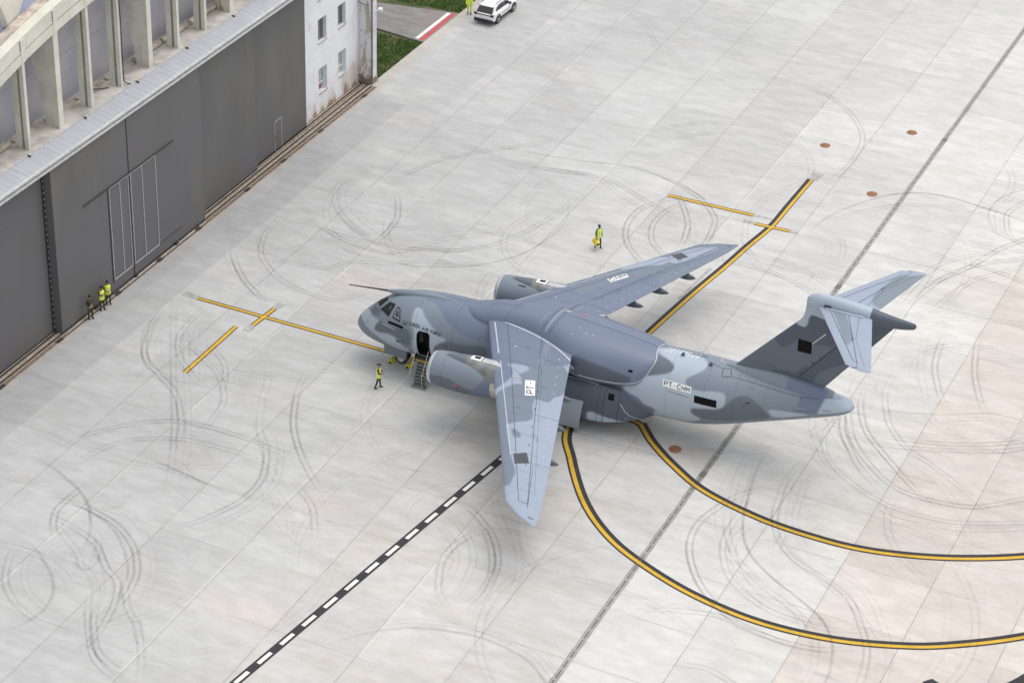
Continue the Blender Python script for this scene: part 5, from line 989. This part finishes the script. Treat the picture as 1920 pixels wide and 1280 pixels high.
def person(loc,rz,label,pose,vest=True,cap='cap',trousers=None,tall=1.0,group=None):
    root=empty('person',loc,rz,label=label,cat='person',group=group)
    # skeleton, facing +x ; y to the person's left
    J={'pel':(0,0,.96),'waist':(.0,0,1.10),'chest':(.01,0,1.32),'neck':(.0,0,1.50),'jaw':(.02,0,1.58),'head':(.025,0,1.68),'crown':(.0,0,1.77),'nose':(.125,0,1.655)}
    for s,k in ((1,'l'),(-1,'r')):
        J['sh'+k]=(0,.19*s,1.44);J['hip'+k]=(0,.10*s,.92)
        st=pose.get('leg'+k,(0,0))   # (thigh swing, knee bend) degrees
        a=R(st[0]);b=R(st[0]-st[1]);hx,hy,hz=J['hip'+k]
        kn=(hx+.43*math.sin(a),hy+.02*s,hz-.43*math.cos(a));an=(kn[0]+.42*math.sin(b),kn[1],kn[2]-.42*math.cos(b))
        J['kn'+k]=kn;J['an'+k]=an;J['heel'+k]=(an[0]-.05,an[1],max(.045,an[2]-.06));J['toe'+k]=(an[0]+.17,an[1]+.02*s,J['heel'+k][2])
        ar=pose.get('arm'+k,(0,10,8));a,b,o=R(ar[0]),R(ar[0]+ar[1]),R(ar[2]);sh=J['sh'+k]
        el=(sh[0]+.29*math.sin(a),sh[1]+s*.29*math.sin(o),sh[2]-.29*math.cos(a)*math.cos(o));inw=ar[3] if len(ar)>3 else 0
        wr=(el[0]+.25*math.sin(b)*math.cos(R(inw)),el[1]+s*.03-s*.25*math.sin(R(inw)),el[2]-.25*math.cos(b));J['el'+k]=el;J['wr'+k]=wr
        d=Vector(wr)-Vector(el);d.normalize();J['palm'+k]=tuple(Vector(wr)+d*.07)
        sd=d.cross(Vector((0,1,0)));sd=sd.normalized() if sd.length>.1 else Vector((1,0,0))
        for f in range(4):
            base=Vector(J['palm'+k])+sd*(.033-.022*f)+d*.012;ln=(.07,.08,.074,.058)[f];nrm=Vector((0,-s,0))
            J['f%d%s'%(f,k)]=tuple(base);J['g%d%s'%(f,k)]=tuple(base+d*ln*.55+nrm*.008);J['h%d%s'%(f,k)]=tuple(base+d*ln*.9+nrm*.03)
        tb=Vector(wr)+d*.025+sd*.03;J['t1'+k]=tuple(tb);J['t2'+k]=tuple(tb+d*.03+sd*.025);J['t3'+k]=tuple(tb+d*.055+sd*.03+Vector((0,-s*.015,0)))
    RAD={'pel':(.165,.13),'waist':(.155,.12),'chest':(.185,.135),'neck':(.062,.062),'jaw':(.072,.08),'head':(.082,.098),'crown':(.06,.07),'nose':(.014,.014)}
    for k in 'lr':
        RAD.update({'sh'+k:(.072,.072),'el'+k:(.05,.05),'wr'+k:(.032,.036),'palm'+k:(.018,.04),'hip'+k:(.095,.095),'kn'+k:(.068,.068),'an'+k:(.052,.052),'heel'+k:(.05,.05),'toe'+k:(.042,.04),'t1'+k:(.012,.012),'t2'+k:(.011,.011),'t3'+k:(.009,.009)})
        for f in range(4): RAD.update({'f%d%s'%(f,k):(.010,.010),'g%d%s'%(f,k):(.009,.009),'h%d%s'%(f,k):(.0075,.0075)})
    E=[('pel','waist'),('waist','chest'),('chest','neck'),('neck','jaw'),('jaw','head'),('head','crown'),('head','nose')]
    for k in 'lr':
        E+=[('chest','sh'+k),('sh'+k,'el'+k),('el'+k,'wr'+k),('wr'+k,'palm'+k),('pel','hip'+k),('hip'+k,'kn'+k),('kn'+k,'an'+k),('an'+k,'heel'+k),('heel'+k,'toe'+k),('wr'+k,'t1'+k),('t1'+k,'t2'+k),('t2'+k,'t3'+k)]
        for f in range(4): E+=[('palm'+k,'f%d%s'%(f,k)),('f%d%s'%(f,k),'g%d%s'%(f,k)),('g%d%s'%(f,k),'h%d%s'%(f,k))]
    zmin=min(J['heell'][2],J['heelr'][2])-.05
    names=list(J);J={k:(v[0]*tall,v[1]*tall,(v[2]-zmin)*tall) for k,v in J.items()}
    me=bpy.data.meshes.new('body');me.from_pydata([J[n] for n in names],[(names.index(a),names.index(b)) for a,b in E],[])
    o=bpy.data.objects.new('body',me);COL.objects.link(o);o.modifiers.new('s','SKIN');sv=me.skin_vertices[0].data
    for i,n in enumerate(names): sv[i].radius=tuple(r*tall for r in RAD[n]);sv[i].use_root=(n=='pel')
    m=o.modifiers.new('d','SUBSURF');m.levels=1
    dg=bpy.context.evaluated_depsgraph_get();bm=bpy.data.meshes.new_from_object(o.evaluated_get(dg));bpy.data.objects.remove(o);bpy.data.meshes.remove(me)
    o=bpy.data.objects.new('body',bm);COL.objects.link(o);o.parent=root;bm.materials.clear()
    for x in (M_SKIN,M_CAMO,trousers or M_CAMO,M_BOOT): bm.materials.append(x)
    seg=[(np.array(J[a]),np.array(J[b]),0 if (a in('jaw','head','neck') or a[:2] in('wr',) or a[0] in 'fgt' or a[:4]=='palm') else 3 if a[:2] in('an','he') and a!='head' else 2 if a[:3]=='hip' or a[:2]=='kn' or b[:3]=='hip' else 1) for a,b in E]
    for p in bm.polygons:
        c=np.array(p.center);best=9;mi=1
        for a,b,k in seg:
            t=np.clip(np.dot(c-a,b-a)/np.dot(b-a,b-a),0,1);dd=np.linalg.norm(c-a-(b-a)*t)
            if dd<best: best=dd;mi=k
        if mi==2 and c[2]<.20*tall: mi=3
        p.material_index=mi;p.use_smooth=True
    T=tall;hx,hy,hz=J['head']
    if cap:
        mb=MB();n=18
        rg=[[(hx-.01+r*1.15*math.cos(t),hy+r*math.sin(t),hz+z) for t in [2*math.pi*k/n for k in range(n)]] for r,z in ((.094,-.02 if cap=='hair' else .02),(.100,.04),(.092,.085),(.060,.115),(.01,.122))]
        mb.loft(rg,0)
        if cap=='cap': mb.add([(hx+.07,hy-.07,hz+.03),(hx+.19,hy-.05,hz+.02),(hx+.19,hy+.05,hz+.02),(hx+.07,hy+.07,hz+.03),(hx+.07,hy-.07,hz+.045),(hx+.19,hy-.05,hz+.035),(hx+.19,hy+.05,hz+.035),(hx+.07,hy+.07,hz+.045)],[(0,1,2,3),(4,7,6,5),(0,4,5,1),(1,5,6,2),(2,6,7,3)])
        mb.build('hair' if cap=='hair' else 'cap',M_HAIR if cap=='hair' else M_CAP,root,True,angle=50)
    for s in (1,-1):
        mb=MB();mb.loft([[(hx+.085+dx,hy+s*.033+r*math.cos(t),hz+.0+r*math.sin(t)) for t in [2*math.pi*k/8 for k in range(8)]] for r,dx in ((.012,0),(.01,.008),(.002,.011))]);mb.build('eye',M_EYE,root,True)
        mb=MB();mb.loft([[(hx+.005+r*.8*math.cos(t),hy+s*(.085+dy),hz-.015+r*1.3*math.sin(t)) for t in [2*math.pi*k/8 for k in range(8)]] for r,dy in ((.02,0),(.024,.012),(.012,.018))]);mb.build('ear',M_SKIN,root,True)
    mb=MB();mb.box(hx+.083,hx+.092,hy-.022,hy+.022,hz-.066,hz-.058);mb.build('mouth',plain('lips',(.30,.12,.10),.6) if 'lips' not in bpy.data.materials else bpy.data.materials['lips'],root)
    if vest:
        mb=MB();n=28;zs=[(.80,.185,.14),(.90,.19,.145),(1.02,.185,.14),(1.15,.185,.138),(1.28,.20,.145),(1.38,.205,.135),(1.44,.19,.115),(1.49,.12,.085)]
        rg=[[(T*(.005+b*math.cos(t)),T*(a*1.05*math.sin(t)),T*(z-zmin)) for t in [2*math.pi*k/n for k in range(n)]] for z,a,b in [tuple(v) for v in smooth_line(zs,.03)]]
        mb.loft(rg,0,cap=False)
        for i,p in enumerate(mb.f):
            z=np.mean([mb.v[j][2] for j in p])/T+zmin;y=abs(np.mean([mb.v[j][1] for j in p]))/T
            if .93<z<.98 or 1.08<z<1.13 or (z>1.13 and .09<y<.13): mb.mi[i]=1
        mb.build('vest',[M_VEST,M_REFL],root,True)
        if vest=='jacket':
            for k in 'lr':
                a,b,c=[Vector(J[q+k]) for q in ('sh','el','wr')];mb=MB();mb.tube([a+(a-b)*.1,a,(a+b)/2,b,(b+c)/2,c],[T*.06,T*.088,T*.075,T*.066,T*.058,T*.05],14,0,False);mb.build('sleeve',M_VEST,root,True)
    return root,J
GW='ground crew standing by the hangar doors'
person((-58.78,110.05,0),R(20),'person in yellow vest and cap walking across the apron below the open crew door',{'legl':(9,5),'legr':(-9,10),'arml':(12,80,6,35),'armr':(8,75,6,35)},True,'cap')
p2,J2=person((-53.85,132.95,0),R(-35),'person in yellow vest carrying a yellow chock across the apron beyond the far wing',{'legl':(10,6),'legr':(-10,10),'arml':(-4,12,8),'armr':(8,10,14)},True,'hair')
person((-79.12,108.62,0),R(-15),'person in plain camouflage uniform, no vest, first from the left at the hangar doors',{'legl':(3,2),'legr':(-3,3),'arml':(-10,55,10,40),'armr':(-10,55,10,40)},False,'hair')
person((-79.10,109.93,0),R(-20),'person in yellow vest with arms folded, middle of the three at the hangar doors',{'legl':(4,2),'legr':(-2,3),'arml':(15,85,5,60),'armr':(15,80,5,60)},True,'hair')
person((-79.16,110.72,0),R(-40),'person in yellow vest and dark trousers, nearest the pale gate trims at the hangar doors',{'legl':(2,2),'legr':(0,3),'arml':(0,60,5,50),'armr':(0,60,5,50)},True,'hair')
person((-79.15,164.15,0),R(-60),'person in full yellow hi-vis suit standing behind the white car at the grass edge',{'legl':(2,0),'legr':(-2,2),'arml':(5,25,8),'armr':(5,30,8)},'jacket','cap',M_HVT)
def chock(loc,rz,label,hang=False):
    t=empty('wheel_chock',loc,rz,label=label,cat='wheel chock',group='yellow wheel chocks')
    mb=MB();mb.prism([(-.17,0),(.17,0),(.10,.20),(-.02,.23),(-.08,.20)],'y',-.32,.32);mb.build('block',plain('chock_yellow',(.72,.60,.03),.6,0,.15,6.) if 'chock_yellow' not in bpy.data.materials else bpy.data.materials['chock_yellow'],t)
    mb=MB();mb.prism([(-.13,.02),(.13,.02),(.05,.16),(-.02,.18)],'y',.32,.335);mb.prism([(-.13,.02),(.13,.02),(.05,.16),(-.02,.18)],'y',-.335,-.32);mb.build('end_cap',M_BK,t)
    mb=MB();mb.tube([(0,-.1,.22),(0,-.08,.29),(0,.08,.29),(0,.1,.22)],.014,6);mb.build('handle',M_IRON,t)
    return t
def acw(x,y,z=0.): a=R(2.195);return (-62.0+x*math.cos(a)+y*math.sin(a),113.455+x*math.sin(a)-y*math.cos(a),z)
chock(acw(2.50,.32),R(2),'yellow wheel chock in front of the nose wheel');chock(acw(3.72,.36),R(182),'yellow wheel chock behind the nose wheel')
# the carried chock hangs from the person's right hand
cp=Matrix.Translation(p2.location)@Matrix.Rotation(R(-35),4,'Z')
h=cp@Vector(J2['palmr']);t=chock((h.x,h.y,h.z-.34),R(-35),'yellow chock with black ends carried by the person beyond the far wing')
t.rotation_euler=(R(20),0,R(-35)+R(90));t.scale=(1.15,.85,1.2)
# ---------------------------------------------------------------- white car
CAR=empty('car',(-77.12,165.05,0),R(88.8),label='white compact SUV with black wheel arches and dark rear window parked at the apron edge',cat='car')
M_CW=plain('white_car_paint',(.78,.78,.79),.25,0,.02,1.,.6);M_CB=plain('black_plastic',(.02,.02,.022),.6);M_CG=plain('car_glass',(.015,.018,.022),.06,0,.2,2.,.8)
def rr(w,z0,z1,r=.16,n=4):
    P=[]
    for cx,cz,a0 in ((w-r,z0+r,-90),(w-r,z1-r,0),(-(w-r),z1-r,90),(-(w-r),z0+r,180)):
        for k in range(n+1): a=R(a0+90*k/n);P.append((cx+r*math.cos(a),cz+r*math.sin(a)))
    return P
mb=MB();bs=[(-2.32,.72,.45,.86),(-2.25,.85,.38,.98),(-2.0,.91,.34,1.04),(-1.2,.93,.34,1.03),(0,.93,.33,1.0),(.9,.92,.34,1.0),(1.5,.91,.36,.95),(2.0,.86,.38,.85),(2.26,.74,.42,.74),(2.33,.6,.46,.66)]
mb.loft([[(x,a,b) for a,b in rr(w,z0,z1,.13)] for x,w,z0,z1 in [tuple(v) for v in smooth_line(bs,.12)]],0);mb.build('body',M_CW,CAR,True,angle=45)
mb=MB();cs=[(-2.05,.66,.98,1.06),(-1.85,.70,.98,1.30),(-1.5,.70,.98,1.53),(-.9,.68,.98,1.60),(-.1,.67,.98,1.60),(.35,.68,.98,1.52),(.75,.72,.98,1.28),(1.12,.76,.96,1.02)]
mb.loft([[(x,w*.98 if False else (w+.10)*s,1.0) for s in (1,)]+[(x,w,z1-.07),(x,w-.09,z1),(x,-(w-.09),z1),(x,-w,z1-.07),(x,-(w+.10),1.0)] for x,w,z0,z1 in [tuple(v) for v in smooth_line(cs,.1)]],0);mb.build('cabin',M_CW,CAR,True,angle=35)
def side(s,poly,name,mat,yo=0.):
    mb=MB();mb.add([(x,s*(.835+.09-(z-1.0)*.24+yo),z) for x,z in poly],[tuple(range(len(poly)))]);return mb.build(name,mat,CAR)
for s in (1,-1):
    P=[(-1.62,1.10),(-1.45,1.34),(-.9,1.47),(-.18,1.47),(-.18,1.08)];mb=MB();mb.add([(x,s*(.81-(z-1.0)*.20),z) for x,z in P],[tuple(range(5))]);mb.build('side_window',M_CG,CAR)
    P=[(-.10,1.08),(-.10,1.47),(.25,1.44),(.62,1.26),(.92,1.07)];mb=MB();mb.add([(x,s*(.825-(z-1.0)*.20),z) for x,z in P],[tuple(range(5))]);mb.build('side_window',M_CG,CAR)
    mb=MB();mb.box(.55,.75,min(s*.88,s*1.04),max(s*.88,s*1.04),1.02,1.16);mb.build('mirror',M_CB,CAR)
    mb=MB();mb.tube([(-1.35,s*.60,1.57),(-1.2,s*.61,1.64),(-.1,s*.60,1.65),(.15,s*.60,1.58)],.022,6);mb.build('roof_rail',M_CB,CAR)
    mb=MB();mb.box(-.95,.95,min(s*.90,s*.945),max(s*.90,s*.945),.33,.46);mb.box(-.8,.7,min(s*.925,s*.94),max(s*.925,s*.94),.66,.69);mb.build('side_cladding',M_CB,CAR)
    for x in (-1.40,1.42):
        mb=MB();n=24;mb.loft([[(x+r*math.cos(t),s*y,.36+r*math.sin(t)) for t in [math.pi*(-.08+1.16*k/n) for k in range(n+1)]] for r,y in ((.36,.95),(.46,.955),(.47,.90))],0,cap=False,closed=False);mb.build('wheel_arch',M_CB,CAR)
        w=MB();n=28;w.loft([[(x+r*math.cos(t),s*y,.355+r*math.sin(t)) for t in [2*math.pi*k/n for k in range(n)]] for y,r in ((.70,.25),(.70,.34),(.76,.355),(.88,.355),(.94,.33),(.94,.25))]);wo=w.build('wheel',M_TYRE,CAR,True,angle=40)
        w=MB()
        for k in range(5):
            a=2*math.pi*k/5;w.prism([(x+.05*math.cos(a+1.3),.355+.05*math.sin(a+1.3)),(x+.245*math.cos(a+.16),.355+.245*math.sin(a+.16)),(x+.245*math.cos(a-.16),.355+.245*math.sin(a-.16)),(x+.05*math.cos(a-1.3),.355+.05*math.sin(a-1.3))],'y',s*.93,s*.952)
        w.build('rim',M_LIP,wo)
mb=MB();mb.add([(-2.16,-.74,1.00),(-2.16,.74,1.00),(-1.66,.63,1.49),(-1.66,-.63,1.49)],[(0,1,2,3)]);mb.v=[(x-.03,y,z+.02) for x,y,z in mb.v];mb.build('rear_window',M_CG,CAR)
mb=MB();mb.add([(1.06,-.70,1.06),(1.06,.70,1.06),(.42,.60,1.50),(.42,-.60,1.50)],[(0,1,2,3)]);mb.v=[(x+.03,y,z+.02) for x,y,z in mb.v];mb.build('windscreen',M_CG,CAR)
mb=MB();mb.prism([(-1.78,1.50),(-1.45,1.60),(-1.45,1.57),(-1.80,1.46)],'y',-.60,.60);mb.build('spoiler',M_CW,CAR)
mb=MB();mb.box(-2.38,-2.20,-.84,.84,.28,.56);mb.build('bumper',M_CB,CAR);mb=MB();mb.box(2.1,2.36,-.7,.7,.30,.48);mb.build('bumper',M_CB,CAR)
mb=MB();mb.box(-2.345,-2.29,-.74,.74,.90,.965);mb.box(-2.33,-2.02,-.88,-.62,.84,1.0);mb.box(-2.33,-2.02,.62,.88,.84,1.0);mb.build('tail_light',plain('dark_red_lamp',(.035,.01,.012),.2),CAR)
mb=MB();mb.box(-2.355,-2.335,-.26,.26,.60,.71,0);mb.build('number_plate',M_PW,CAR)
for s in (-.80,.50): mb=MB();mb.box(2.15,2.32,s,s+.3,.66,.76);mb.build('headlight',M_LIP,CAR)
mb=MB();mb.tube([(-1.3,0,1.6),(-1.42,0,1.68)],.02,6);mb.build('antenna',M_CB,CAR)
